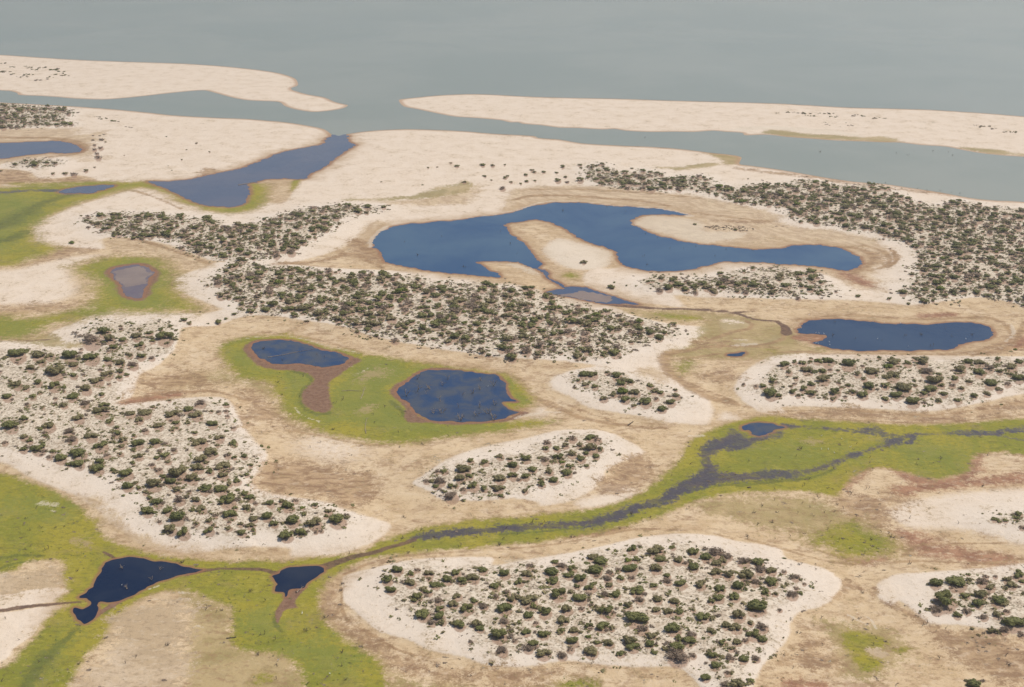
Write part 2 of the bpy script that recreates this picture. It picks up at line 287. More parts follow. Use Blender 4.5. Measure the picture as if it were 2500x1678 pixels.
GREEN = [
 (3.0, """B1 -1200,205 0,195 200,185 480,178 700,165 850,150 1000,152 1200,150 1330,190 1500,275 1700,340 1900,350 1990,305 2020,235 2022,165 2100,160 2170,190 2150,290 2140,320 2050,370 1900,395 1700,380
  1500,310 1350,230 1200,195 1050,200 950,220 800,275 600,330 430,410 280,500 270,560 300,640 450,670 450,700 300,760 150,810 0,835 -1200,850"""),
 (1.2, "B2 380,150 440,125 430,150 400,200 370,225"),
 (5.0, """B1 620,860 800,790 1050,760 1200,770 1350,840 1390,900 1370,980 1430,1060 1550,1150 1550,1190 1400,1200 1000,1200 700,1245 450,1300 280,1365 180,1410 0,1415 -1200,1400
  -1200,1250 0,1250 300,1245 600,1200 760,1140 790,1030 760,930"""),
 (3.0, """C1 1790,150 1850,110 2000,80 2335,60 C2 334,55 480,100 650,160 800,180 950,210 1150,240 1400,290 1700,330 2000,370 2130,390 2200,440 2300,530 2335,620 2250,640 2100,760 2335,755 C3 500,765
  C2 2335,800 2000,850 1700,885 1300,935 1100,940 900,900 700,865 550,815 400,745 330,690 280,600 240,520 180,450 0,410 C1 1950,410 1880,330 1830,250"""),
 (2.0, """C1 -1200,1120 0,1190 150,1240 350,1300 550,1400 650,1480 760,1568 D1 790,200 800,280 900,380 1050,440 1200,480 1500,525 1800,540 2335,545 D2 300,540 600,510 780,495 950,470 1050,410 1200,350 1450,270
  1700,240 1850,205 2100,195 D3 0,210 300,170 600,150 850,110 1000,80 1150,20 C3 1280,1310 1400,1210 1480,1140 1560,1020 1650,910 1780,840 2000,760 2200,730 2335,728 C4 600,750 900,770 1300,790
  1700,790 2000,770 2335,740 4000,640 4000,1080 2335,1040 2200,1010 2000,1020 1900,1070 1870,1160 1700,1215 1600,1225 1400,1180 1250,1150 1100,1140 980,1170 900,1240 850,1310 770,1370 600,1340 350,1330
  0,1345 C3 1700,1400 D3 1500,110 1300,190 1100,250 900,290 600,350 300,390 0,410 D2 1900,430 1500,460 1200,490 950,530 800,600 700,660 620,750 590,900 600,1000 700,1100 850,1200 1000,1300
  1080,1350 1150,1568 1150,1900 500,1900 480,1568 450,1450 300,1300 0,1270 D1 1900,1220 1880,1100 1900,950 1800,880 1600,800 1500,770 1300,790 1100,880 980,980 900,1060 850,1180 700,1330 640,1400 560,1568 300,1900
  -1200,2200 -1200,1900 0,1420 150,1280 300,1150 430,980 560,900 480,860 560,780 500,650 540,600 500,540 400,520 200,560 0,640 -1200,700"""),
 (6.0, "D4 880,240 960,240 1050,290 1200,350 1220,420 1100,480 950,490 750,430 650,390 680,320 780,280"),
 (2.5, "D4 870,1130 960,1110 1100,1150 1210,1180 1190,1240 1060,1260 1080,1310 1200,1340 1180,1400 1060,1430 980,1390 930,1290 870,1220"), (2.0, "D4 1260,1260 1390,1240 1370,1280 1280,1285"),
 (2.5, "B3 600,910 650,895 690,915 650,930"), (3.0, "B3 1320,1215 1500,1235 1700,1250 1650,1270 1450,1255"),
 (2.0, "C3 90,390 200,440 210,510 320,600 240,625 150,520"), (4.0, "C3 1510,300 1600,280 1640,300 1560,350"), (3.0, "B4 230,1515 320,1510 300,1530"), (4.0, "D2 80,1490 130,1480 200,1500 150,1530 90,1520"),
 (3.0, "D3 600,1520 800,1510 850,1568 600,1568"), (2.0, "A1 100,1495 480,1490 850,1482 1000,1495 600,1510 200,1512"),
]
LUSH = [
 (5.0, "B1 830,880 900,810 1050,775 1200,790 1320,850 1330,960 1270,1060 1400,1130 1450,1180 1200,1180 950,1140 860,1080 820,980"), (8.0, "B1 0,1290 150,1270 300,1270 250,1340 120,1400 0,1380"),
 (4.0, "C2 30,240 120,330 300,360 480,370 540,430 480,500 440,580 470,660 560,710 700,720 800,700 700,620 690,500 800,430 950,270 1050,230 1200,280 1300,330 1450,320 1300,420 1180,480 1170,540 1250,620 1290,700 1330,770 1500,800 1800,800 2100,790 2000,840 1600,850 1200,830 800,780 500,720 400,640 360,520 300,400 100,370 C1 1900,260 1900,180 1960,180"),
 (2.0, "C3 100,410 180,440 210,520 310,600 230,620 140,500"), (12.0, "C1 0,1380 350,1370 550,1500 500,1560 200,1540 0,1500"),
 (10.0, "D1 200,1500 400,1250 600,1080 650,1050 560,1200 400,1400 250,1540"), (6.0, "B1 0,230 150,240 400,320 330,380 250,500 100,560 150,640 0,720 -1200,700 -1200,240"),
 (14.0, "C4 100,1080 400,950 700,960 900,1000 500,1080"), (14.0, "C4 1200,1000 1700,950 1900,1000 1800,1150 1500,1150"), (8.0, "D2 200,1250 600,1150 900,1250 1000,1400 700,1450 400,1350"),
 (6.0, "D1 1900,1050 2200,900 2250,1100 2100,1150"), (3.0, "D3 100,290 700,240 900,220 700,260 300,310"),
]
MUD = [
 (1.5, """C2 -20,160 60,110 180,92 380,98 560,155 740,195 870,235 940,260 870,310 780,370 700,430 680,480 690,560 700,640 650,690 590,690 500,650 455,590 470,520 530,460 550,420 500,370 380,350 250,345 120,320 60,270 0,210"""),
 (1.5, "C2 1170,510 1210,470 1300,420 1440,340 1700,340 1500,500 1400,720 1700,770 2100,750 2240,690 2300,700 2100,770 1700,790 1500,775 1320,770 1290,720 1310,660 1250,600 1180,550"),
 (1.0, "C2 2060,395 2110,420 2140,500 2190,580 2230,610 2150,600 2100,500"),
 (2.0, "B1 860,870 940,830 1080,810 1220,820 1300,880 1290,930 1240,1000 1230,1060 1160,1110 1080,1110 1000,1090 960,1040 940,970 870,910"),
 (1.0, "D2 330,770 400,765 500,745 470,790 400,870 430,920 350,930 300,960 260,1050 240,950 310,850"), (1.0, "D1 770,930 820,940 900,890 1000,850 970,890 860,950 780,1000"),
]
MARSH_S = [
 (0.8, """D2 1350,365,12 1500,330,20 1800,305,26 2100,275,26 2335,262,30 D3 700,235,26 900,205,28 1050,170,26 1180,105,26 1300,70,26 1450,15,26 C3 1500,1340,30 1620,1280,48 1760,1240,50 1950,1220,42 2150,1210,36 2335,1185,26
   C4 250,1200,32 500,1185,26 650,1150,22 770,1110,17 880,1060,15 1000,1025,13 1100,990,12 1250,945,20 1300,900,18 1430,880,8"""),
 (0.8, "C3 1760,1220,50 1780,1130,40 1740,1050,32 1800,990,40 1900,930,42 2000,900,36 2100,930,22 2335,870,16"), (0.8, "C4 300,860,14 150,910,24 20,960,22 -80,1000,14"), (0.8, "C4 20,880,26 -40,850,26"),
 (0.8, "C4 400,805,22 600,815,14 800,825,12 1000,840,26 1100,835,28 1250,880,18 1450,870,11 1700,865,11 1900,860,16 2100,870,11 2335,920,7 3000,1000,7"),
 (0.8, "C4 1950,850,10 2150,855,10 2335,820,22 3000,780,22"), (0.8, "C4 1440,870,7 1410,935,7 1300,945,7"), (1.0, "B1 480,220,16 300,215,10 100,225,12 0,235,16 -800,250,16"),
 (0.8, "B1 480,225,14 560,245,10 700,240,8"),
]
PALE_S = [
 (0.5, "B2 1150,510,10 1080,560,10 1030,620,12 1015,680,8"), (0.5, "B2 1700,452,4 2000,418,6 B3 220,375,8 334,335,9 450,310,10 700,306,8 1000,338,9 1300,358,10 1480,385,14 1620,425,16"),
 (0.7, "C2 -100,110,4 100,75,4 300,68,5 500,100,5 700,160,5 920,205,6"), (0.6, "C2 400,650,6 450,710,5 600,765,5"), (0.6, "C2 850,320,5 1000,330,5 900,380,5"), (0.6, "C3 200,735,10 420,690,10 560,690,5"),
 (0.6, "C3 1600,880,3 1690,884,12 1740,876,3"), (0.5, "D1 1200,775,4 1300,740,5"), (0.5, "D1 1440,800,5 1550,800,5"), (0.5, "D1 1330,490,6 1370,486,6"), (0.8, "D1 1250,850,14 1310,855,10"), (0.8, "D1 1600,1070,10 1650,1080,8"),
 (0.6, "A1 30,1505,6 90,1515,8 160,1518,6"), (0.5, "B2 20,160,4 80,150,3"), (1.0, "D1 330,70,14 390,75,22 450,85,14"), (0.6, "D1 420,130,8 440,130,8"),
 (0.7, "D4 900,980,6 980,1020,7 1060,1060,6"), (0.7, "D4 850,1010,4 930,1060,5"), (0.7, "D4 980,960,4 1080,1010,6 1130,1090,6"), (0.7, "D4 920,1080,4 940,1110,4"), (0.8, "B3 1650,745,3 1500,650,3"), (0.6, "B4 2230,1300,6 2250,1380,7 2180,1450,6"), (0.8, "B3 1960,1430,6 2150,1440,5"), (0.8, "C3 1960,145,8 2150,135,8"), (0.6, "C3 1180,1350,4 1250,1310,4"),
]
PALE = [(2.0, "B3 430,690 550,615 700,645 900,695 970,750 930,825 840,850 700,855 550,815 460,750"), (2.0, "B3 1160,482 1250,436 1480,432 1650,462 1720,500 1740,545 1900,560 2080,560 1990,615 1800,640 1650,630 1450,582 1250,528"),
 (2.0, "B3 20,812 180,815 330,862 400,905 330,890 200,845"), (1.5, "A4 -20,1040 250,1030 600,1045 900,1080 1030,1118 850,1100 600,1086 270,1052 0,1070")]
BARE = [(4.0, "D1 -800,640 0,660 200,620 390,592 440,600 490,660 480,740 250,785 0,808 -800,800"),
 (6.0, "D1 1010,950 1250,850 1400,880 1620,930 1500,1030 1560,1100 1500,1250 1560,1400 1500,1568 1450,1900 400,1900 580,1568 700,1400 850,1280 900,1080"),
 (1.5, "D4 1060,1260 1180,1265 1240,1300 1180,1335 1100,1310")]
SEDGE_S = [
 (1.5, "D1 690,1045,14 600,1105,16 540,1180,18 450,1245,24 360,1335,30 290,1425,34 240,1510,24 200,1600,20"), (4.0, "B1 -600,560,40 0,500,36 150,430,34 300,345,24 450,285,16 600,250,10"), (4.0, "B1 -300,650,30 50,620,26 200,560,20"),
 (1.2, "D1 -200,530,10 0,522,12 150,492,9 350,500,8"), (1.0, "D1 0,600,8 120,560,7 300,540,6"), (1.0, "D2 255,960,14 240,1040,10 290,1120,6"), (1.2, "D1 860,960,8 960,880,7 1080,830,6"),
 (1.0, "C4 0,1290,10 300,1255,10 600,1225,8 800,1150,8"), (1.0, "C4 250,830,8 500,805,6 800,845,8"), (1.0, "C3 1560,1350,10 1760,1300,9 2000,1270,9 2300,1240,9"), (1.0, "D3 60,322,7 400,300,7 800,255,7 1150,170,7"),
 (1.0, "C2 380,355,9 500,385,9 540,440,9 470,510,9 445,590,9 500,670,9 590,705,9 680,695,9"), (1.0, "C2 1180,600,8 1250,660,8 1290,720,8"),
]
STAIN = [(3.0, "C2 940,660 1000,620 1060,640 980,680 900,690"), (6.0, "C2 930,360 1080,340 1150,380 1000,400"), (2.5, "D1 580,380 660,345 730,370 700,410 620,405"), (3.0, "C4 540,920 640,910 720,935 600,950")]
SHRUB = {
 'P1': """D2 1100,690 1150,640 1210,570 1400,590 1700,600 1950,575 2200,580 D3 270,560 520,530 800,490 1000,430 1250,390 1450,390 1600,390 1800,430 2000,500 2200,530 D4 180,530 320,590 520,650 560,720 490,800 340,900
  250,1000 260,1080 230,1180 200,1280 110,1340 60,1568 40,1700 D3 1880,1700 1800,1568 1700,1480 1750,1400 1700,1310 1500,1330 1100,1310 800,1320 450,1320 150,1290 0,1290 D2 1990,1220 1850,1200 1830,1100 1600,1060 1500,1050 1380,980 1240,910 1180,830 1140,760""",
 'P2': """C1 -1600,170 0,170 150,160 450,190 750,190 800,160 650,90 B1 660,1420 700,1330 820,1270 1100,1290 1300,1270 1430,1320 1450,1350 1420,1440 C1 1400,200 1250,250 1100,320 1000,420 970,540 890,590 1000,640 1300,630
  1580,590 1720,600 1860,700 1920,830 2000,930 2110,1050 2060,1180 1960,1240 2000,1300 2100,1350 2335,1390 C2 600,1430 700,1450 820,1540 D2 820,180 750,250 640,300 480,340 320,350 100,330 0,300 D1 1980,380 1800,340 1550,330 1400,300
  1330,290 1250,200 1140,150 1150,50 1080,0 C1 1050,1340 950,1280 850,1210 750,1180 600,1130 400,1080 150,1010 0,990 -1600,700""",
 'P3': """C2 1430,1250 1540,1150 1750,1090 1900,1070 2100,1010 2335,985 C3 420,920 600,880 780,865 890,900 960,940 880,1030 820,1110 720,1200 600,1260 300,1330 100,1380 0,1370 C2 1850,1370 1650,1390 1600,1360 1500,1290""",
 'P5': """C4 110,470 200,400 320,290 400,270 600,245 900,245 1150,240 1600,260 2100,245 2335,250 4000,220 4000,330 2335,470 2150,520 2000,560 1800,610 1600,620 1450,620 1200,590 1000,570 800,590 500,570 200,560""",
 'P6': "C3 650,450 720,360 930,350 1080,390 1250,430 1400,490 1530,540 1610,580 1500,620 1420,660 1250,665 1130,630 870,570 780,510",
 'P7': """B2 -300,960 -150,840 -30,780 150,840 300,840 600,860 800,880 1000,890 1250,905 1500,950 1800,970 2100,1000 2335,1030 B3 500,1080 700,1130 900,1200 1150,1250 1400,1300 1520,1330 1480,1390 1350,1430 1230,1490 1050,1560
  C3 850,260 600,240 330,240 0,230 C2 1700,160 1500,130 1250,110 1000,50 850,0 B2 750,1300 600,1270 430,1230 300,1230 100,1200 -30,1210 B1 1880,1110 1780,1040 1710,980""",
 'P9': """B1 690,460 830,405 1000,405 1200,400 1440,420 1600,440 1750,440 1830,500 2000,490 2130,480 B2 150,450 370,400 600,350 840,330 1000,350 1150,340 1100,370 900,420 780,450 690,540 600,580 450,670 330,740 150,770 0,800 B1 1990,830 1820,790 1700,750 1600,740 1450,680
  1380,620 1150,610 950,580 860,560 790,510""",
 'P8': "B3 1210,950 1360,910 1500,940 1600,920 1750,930 1900,890 2140,850 2335,850 B4 470,870 630,890 690,960 800,1020 790,1060 500,1080 200,1075 0,1060 B3 1900,1040 1700,1040 1400,1020 1250,1000",
 'PN': """B3 760,60 880,0 1000,60 1150,70 1300,60 1450,110 1700,100 1900,180 2000,200 2200,160 2335,180 B4 550,130 900,175 1080,170 1240,200 1400,290 1600,340 1800,310 2000,340 2335,370 4400,560 4400,1700 2335,1150 2200,1110 2000,1080 1850,1080
  1750,1100 1550,1120 1400,1100 1350,1020 1450,930 1430,850 1500,780 1460,690 1380,640 1240,610 1100,560 950,540 850,510 700,490 560,480 420,420 350,350 200,330 0,320 B3 1850,260 1700,230 1500,220 1200,210 1000,190 850,160""",
 'PA': "A1 -1600,840 -800,845 0,850 400,870 560,900 520,980 580,1020 400,1030 0,1050 -800,1040 -1600,1040",
 'PB': "A1 95,1330 220,1290 480,1310 480,1340 280,1365",
 'P4': "D4 1550,710 1650,690 1750,660 1880,640 2050,650 2335,610 4000,480 4000,1400 2335,1130 2200,1150 2050,1110 1980,1000 1750,980 1580,920 1550,860 1600,780",
 'PC': "D4 2050,190 2290,130 3000,100 3000,320 2335,290 2200,240 2090,240",
}

# ------------------------------------------------------------------ the ground sheet
def axis(a, b, step, lo, hi):
    core = list(np.arange(a, b + step, step))
    left = [lo + (a - lo) * (1 - k) for k in (1.0, .7, .45, .27, .15, .06)]
    right = [core[-1] + (hi - core[-1]) * k for k in (.06, .15, .27, .45, .7, 1.0)]
    return np.array(left + core + right)

U = axis(-60, 2560, 3.6, -2600, 5100)
V = np.concatenate([[-190, -120, -40, 30, 70], np.arange(92, 1742, 3.6), [1770, 1830, 1940, 2150, 2500, 3200, 5000]])
GU, GV = np.meshgrid(U, V)
nV, nU = GU.shape
GX, GY = ground(GU, GV)
PX, PY = GX.ravel(), GY.ravel()

def seg_dist(poly, X, Y, closed=True):
    n = len(poly)
    best = np.full(X.shape, 1e18); inside = np.zeros(X.shape, bool)
    for i in range(n if closed else n - 1):
        ax, ay = poly[i]; bx, by = poly[(i + 1) % n]
        ex, ey = bx - ax, by - ay
        L = ex * ex + ey * ey + 1e-12
        t = np.clip(((X - ax) * ex + (Y - ay) * ey) / L, 0, 1)
        d = (X - ax - t * ex) ** 2 + (Y - ay - t * ey) ** 2
        np.minimum(best, d, out=best)
        if closed:
            c = (ay > Y) != (by > Y)
            if c.any():
                xi = ax + (Y - ay) * ex / (ey if abs(ey) > 1e-9 else 1e-9)
                inside ^= c & (X < xi)
    d = np.sqrt(best)
    return np.where(inside, d, -d) if closed else d

def sdf(poly, margin, X=None, Y=None, floor=None):
    X = PX if X is None else X; Y = PY if Y is None else Y
    out = np.full(X.shape, -margin if floor is None else floor)
    lo = poly.min(0) - margin; hi = poly.max(0) + margin
    m = np.nonzero((X > lo[0]) & (X < hi[0]) & (Y > lo[1]) & (Y < hi[1]))[0]
    if len(m): out[m] = np.clip(seg_dist(poly, X[m], Y[m]), -margin, margin)
    return out

def stroke(s, soft, widen=1.0):
    q = np.array([p[:3] for p in pts(s)]); q = smooth(q, False, 3)
    x, y = ground(q[:, 0], q[:, 1])
    out = np.full(PX.shape, -3.0)
    # half widths were read across the stroke in the frame: take the mean of sideways and depth scale
    _, _, d = frame(x, y)
    dep = np.hypot(x, y)
    w = widen * q[:, 2] * d / FPX * np.sqrt(np.hypot(dep, CAM_H) / CAM_H)
    for i in range(len(x) - 1):
        ax, ay, bx, by = x[i], y[i], x[i + 1], y[i + 1]
        sf = min(soft, .75 * .5 * (w[i] + w[i + 1]))
        W = max(w[i], w[i + 1]) + 3 * sf
        m = np.nonzero((PX > min(ax, bx) - W) & (PX < max(ax, bx) + W) & (PY > min(ay, by) - W) & (PY < max(ay, by) + W))[0]
        if not len(m): continue
        X, Y = PX[m], PY[m]; ex, ey = bx - ax, by - ay
        t = np.clip(((X - ax) * ex + (Y - ay) * ey) / (ex * ex + ey * ey + 1e-9), 0, 1)
        d_ = np.hypot(X - ax - t * ex, Y - ay - t * ey)
        out[m] = np.maximum(out[m], np.clip((w[i] + (w[i + 1] - w[i]) * t - d_) / sf, -3, 3))
    return out

def layer(polys=(), strokes=(), widen=1.0):
    out = np.full(PX.shape, -3.0)
    for soft, s in polys:
        p = world_poly(s, 3)
        c = np.clip(np.percentile(np.hypot(p[:, 0], p[:, 1]), 35) / 640, .33, 1.1)
        sf = soft * c
        out = np.maximum(out, np.clip(sdf(p, sf * 3) / sf, -3, 3))
    for soft, s in strokes:
        out = np.maximum(out, stroke(s, soft, widen))
    return out

pond_polys = [(k, world_poly(s, 9, .55)) for k, s in PONDS]
lag_px = pts(LAGOON)
lx, ly = ground(*np.array(smooth(lag_px, True, 3))[:-3].T)
lagoon_poly = np.stack([lx, ly], 1)
fx, fy = ground([5200, 5200, -2700, -2700], [60, -195, -195, 60])
lagoon_poly = np.concatenate([lagoon_poly, np.stack([fx, fy], 1)])

pond_sd = np.full(PX.shape, -30.0)
for k, p in pond_polys:
    pond_sd = np.maximum(pond_sd, sdf(p, 30.0))
lag_sd = sdf(lagoon_poly, 40.0)
shrub_polys = {k: world_poly(s, 4) for k, s in SHRUB.items()}
shrub_sd = np.full(PX.shape, -60.0)
for p in shrub_polys.values():
    shrub_sd = np.maximum(shrub_sd, sdf(p, 60.0))

A = {'cream': layer(CREAM), 'tan': layer(TAN), 'olive': layer(OLIVE), 'brown': layer(BROWN, BROWN_S, 1.3), 'red': layer(RED, RED_S, 1.7),
     'green': layer(GREEN), 'lush': layer(LUSH), 'mud': layer(MUD), 'marsh': layer((), MARSH_S, 1.2), 'pale': layer(PALE, PALE_S), 'bare': layer(BARE), 'stain': layer(STAIN), 'channel': layer((), CHANNEL_S, 1.5), 'track': layer((), TRACK_S, 1.35), 'sedge': layer((), SEDGE_S, 1.3)}
A['rim'] = pond_sd / np.clip(np.hypot(PX, PY) / 400, .42, 1.6); A['pond'] = pond_sd; A['lagoon'] = lag_sd; A['shrub'] = shrub_sd

def sst(a, b, x):
    t = np.clip((x - a) / (b - a), 0, 1); return t * t * (3 - 2 * t)

# relief: pale sand hummocks carry the thickets, ponds lie in shallow basins
wob = (np.sin(PX * .061 + 1.3 * np.sin(PY * .043)) * np.sin(PY * .057 + .7 * np.sin(PX * .037 + 2)) +
       .5 * np.sin(PX * .17 + 2 * np.sin(PY * .11)) * np.sin(PY * .15 + PX * .05))
wet = np.maximum(pond_sd, lag_sd)
H = 1.5 * sst(-16, 12, shrub_sd) + 0.22 * sst(-3, 3, A['cream']) + 0.22 * wob * sst(-3, 14, shrub_sd) + .10 * wob
H = np.where(np.maximum(A['green'], A['marsh']) > 0, H * .6, H)
H = (H + .12) * sst(0.0, 18.0, -wet)
H -= 0.35 * sst(-.05, 4, wet)
tl = np.hypot(PX, PY)
H *= np.clip(1 - (tl - 500) / 900, .45, 1)
gh = np.where(np.abs(PX) > 4000, 0, H).reshape(nV, nU)
# steady the raised sheet: rows must keep their order along each line of sight
WX, WY = ground(GU, GV, gh)
WZ = gh

def at(u, v):
    """the point of the ground sheet seen at frame position u, v"""
    i = np.clip(np.searchsorted(U, u) - 1, 0, nU - 2); j = np.clip(np.searchsorted(V, v) - 1, 0, nV - 2)
    a = (u - U[i]) / (U[i + 1] - U[i]); b = (v - V[j]) / (V[j + 1] - V[j])
    f = lambda G: ((G[j, i] * (1 - a) + G[j, i + 1] * a) * (1 - b) + (G[j + 1, i] * (1 - a) + G[j + 1, i + 1] * a) * b)
    return f(WX), f(WY), f(WZ)

def val(name, u, v):
    G = A[name].reshape(nV, nU)
    i = np.clip(np.rint(np.interp(u, U, np.arange(nU))).astype(int), 0, nU - 1)
    j = np.clip(np.rint(np.interp(v, V, np.arange(nV))).astype(int), 0, nV - 1)
    return G[j, i]

# ------------------------------------------------------------------ things: helpers
def tag(o, label=None, cat=None, group=None, kind=None):
    if label: o['label'] = label
    if cat: o['category'] = cat
    if group: o['group'] = group
    if kind: o['kind'] = kind
    return o

def mesh_np(name, verts, faces, mat=None, shade=False):
    """faces: (n,k) int array"""
    me = bpy.data.meshes.new(name)
    verts = np.ascontiguousarray(verts, np.float32); faces = np.ascontiguousarray(faces, np.int32)
    n, k = faces.shape
    me.vertices.add(len(verts)); me.vertices.foreach_set('co', verts.ravel())
    me.loops.add(n * k); me.loops.foreach_set('vertex_index', faces.ravel())
    me.polygons.add(n)
    me.polygons.foreach_set('loop_start', np.arange(0, n * k, k, dtype=np.int32))
    try: me.polygons.foreach_set('loop_total', np.full(n, k, np.int32))
    except Exception: pass
    me.update(calc_edges=True)
    if shade: me.polygons.foreach_set('use_smooth', np.ones(n, bool))
    if mat: me.materials.append(mat)
    return me

def attr(me, name, data):
    a = me.attributes.new(name, 'FLOAT', 'POINT')
    a.data.foreach_set('value', np.ascontiguousarray(data, np.float32))

def put(name, me, loc=(0, 0, 0), parent=None):
    o = bpy.data.objects.new(name, me); COL.objects.link(o); o.location = loc
    if parent: o.parent = parent
    return o

class NT:
    def __init__(self, name):
        self.m = bpy.data.materials.new(name); self.m.use_nodes = True
        self.t = self.m.node_tree
        self.b = next(n for n in self.t.nodes if n.type == 'BSDF_PRINCIPLED')
    def n(self, typ, **kw):
        x = self.t.nodes.new(typ)
        for k, v in kw.items(): setattr(x, k, v)
        return x
    def L(self, a, b): self.t.links.new(a, b)
    def setv(self, sock, v):
        if hasattr(v, 'links') or hasattr(v, 'is_linked'): self.L(v, sock)
        else: sock.default_value = v
    def math(self, op, a, b=0.0, c=None, clamp=False):
        x = self.n('ShaderNodeMath', operation=op, use_clamp=clamp)
        self.setv(x.inputs[0], a); self.setv(x.inputs[1], b)
        if c is not None: self.setv(x.inputs[2], c)
        return x.outputs[0]
    def ss(self, x, a, b):
        r = self.n('ShaderNodeMapRange', interpolation_type='SMOOTHSTEP')
        self.setv(r.inputs[0], x); r.inputs[1].default_value = a; r.inputs[2].default_value = b
        return r.outputs[0]
    def mix(self, f, a, b):
        x = self.n('ShaderNodeMix', data_type='RGBA')
        self.setv(x.inputs[0], f)
        for s, v in ((x.inputs[6], a), (x.inputs[7], b)):
            if isinstance(v, tuple): s.default_value = (*v, 1)
            else: self.L(v, s)
        return x.outputs[2]
    def attr(self, name):
        return self.n('ShaderNodeAttribute', attribute_name=name).outputs['Fac']
    def noise(self, vec, scale, detail=4, rough=.55, dist=0.0):
        x = self.n('ShaderNodeTexNoise'); self.L(vec, x.inputs['Vector'])
        x.inputs['Scale'].default_value = scale; x.inputs['Detail'].default_value = detail
        x.inputs['Roughness'].default_value = rough; x.inputs['Distortion'].default_value = dist
        return x.outputs[0]

# ---- ground material
def ground_material():
    k = NT('sand_mud_and_grass')
    geo = k.n('ShaderNodeNewGeometry'); pos = geo.outputs['Position']
    n_big = k.noise(pos, 0.022, 5, .6)
    n_mid = k.noise(pos, 0.11, 6, .62, .4)
    n_fin = k.noise(pos, 0.7, 6, .65)
    n_grit = k.noise(pos, 2.6, 3, .6)
    sep = k.n('ShaderNodeSeparateXYZ'); k.L(pos, sep.inputs[0])
    sh = k.attr('shrub'); pd = k.attr('pond'); lg = k.attr('lagoon')
    cv = k.n('ShaderNodeCombineXYZ')     # drawdown lines follow the foot of the hummocks
    k.L(k.math('MULTIPLY', sep.outputs[0], .11), cv.inputs[0]); k.L(k.math('MULTIPLY', sep.outputs[1], .11), cv.inputs[1])
    k.L(k.math('MULTIPLY', sh, .33), cv.inputs[2])
    n_str = k.noise(cv.outputs[0], 1.0, 5, .6, .3)
    c0 = lambda n, s: k.math('MULTIPLY', k.math('SUBTRACT', n, .5), s)
    edge = k.math('ADD', k.math('ADD', c0(n_mid, 4.0), c0(n_fin, 4.6)), c0(n_grit, 3.0))
    def mask(name, amp=1.0, lo=-.7, hi=.7):
        return k.ss(k.math('MULTIPLY_ADD', edge, amp, k.attr(name)), lo, hi)
    def ramp(n, a, b): return k.ss(n, a, b)
    # flecks: small clumps of litter and stain, drawn out along the slope
    cf = k.n('ShaderNodeMapping'); k.L(pos, cf.inputs[0]); cf.inputs[3].default_value = (.55, 1.0, 1.0); cf.inputs[2].default_value = (0, 0, .12)
    n_fl = k.noise(cf.outputs[0], .33, 9, .74, .5)
    n_pat = k.noise(pos, .045, 7, .68, .8)
    fleck = k.math('MULTIPLY', ramp(n_fl, .49, .60), ramp(n_pat, .36, .58))
    # beige silt flats
    col = k.mix(ramp(n_mid, .35, .68), (.60, .455, .285), (.52, .375, .22))
    col = k.mix(k.math('MULTIPLY', ramp(n_str, .52, .72), .35), col, (.40, .265, .145))
    col = k.mix(k.math('MULTIPLY', ramp(n_pat, .5, .66), .4), col, (.64, .515, .365))
    col = k.mix(k.math('MULTIPLY', fleck, .7), col, (.33, .21, .12))
    # pale dry sand
    sand = k.mix(ramp(n_mid, .3, .7), (.69, .575, .455), (.65, .53, .405))
    sand = k.mix(k.math('MULTIPLY', k.ss(sh, -14, 2), .7), sand, (.68, .59, .49))
    sand = k.mix(k.math('MULTIPLY', ramp(n_str, .55, .75), .12), sand, (.50, .37, .24))
    sand = k.mix(k.math('MULTIPLY', ramp(n_fl, .55, .66), k.math('MULTIPLY', k.ss(sep.outputs[1], 900, 420), .26)), sand, (.46, .345, .23))
    col = k.mix(mask('cream', .8, -1.3, 1.0), col, sand)
    silt = k.mix(ramp(n_str, .38, .62), (.56, .425, .265), (.40, .275, .155))
    silt = k.mix(k.math('MULTIPLY', fleck, .65), silt, (.32, .21, .12))
    col = k.mix(k.math('MULTIPLY', mask('tan', 1.2, -1.2, 1.0), .8), col, silt)
    # shore gradient of the ponds
    col = k.mix(k.math('MULTIPLY', k.ss(k.math('ADD', k.math('ADD', pd, c0(n_mid, 14)), c0(n_fl, 12)), -12, 0), .68), col, (.40, .27, .15))
    tr = k.mix(ramp(n_fl, .42, .58), (.37, .235, .125), (.24, .145, .075))
    bare = k.mix(ramp(n_pat, .38, .62), (.44, .325, .20), (.57, .445, .31))
    bare = k.mix(k.math('MULTIPLY', ramp(n_fl, .50, .64), .5), bare, (.36, .27, .175))
    olive = k.mix(ramp(n_pat, .40, .60), (.40, .30, .145), (.26, .205, .070))
    olive = k.mix(k.math('MULTIPLY', ramp(n_fl, .5, .66), .5), olive, (.25, .18, .085))
    col = k.mix(k.math('MULTIPLY', mask('olive', 1.8, -1.4, .9), .85), col, olive)
    brown = k.mix(ramp(n_fl, .42, .58), (.42, .28, .16), (.235, .14, .078))
    col = k.mix(k.math('MULTIPLY', mask('brown', 2.0, -1.1, .8), .85), col, brown)
    col = k.mix(k.math('MULTIPLY', mask('red', 1.4, -1.3, .9), .9), col, k.mix(ramp(n_fl, .40, .60), (.34, .17, .098), (.21, .092, .055)))
    col = k.mix(k.math('MULTIPLY', mask('track', 1.2, -2.0, .7), .82), col, tr)
    n_s1 = k.noise(cf.outputs[0], 1.0, 5, .72)
    sh_ = k.n('ShaderNodeMapping'); k.L(pos, sh_.inputs[0]); sh_.inputs[1].default_value = (37, 11, 5); sh_.inputs[3].default_value = (.6, 1, 1)
    n_s2 = k.noise(sh_.outputs[0], .62, 6, .74)
    gate = k.math('MULTIPLY', ramp(n_fl, .40, .56), k.math('SUBTRACT', 1.0, k.math('MULTIPLY', mask('cream', .9), .88)))
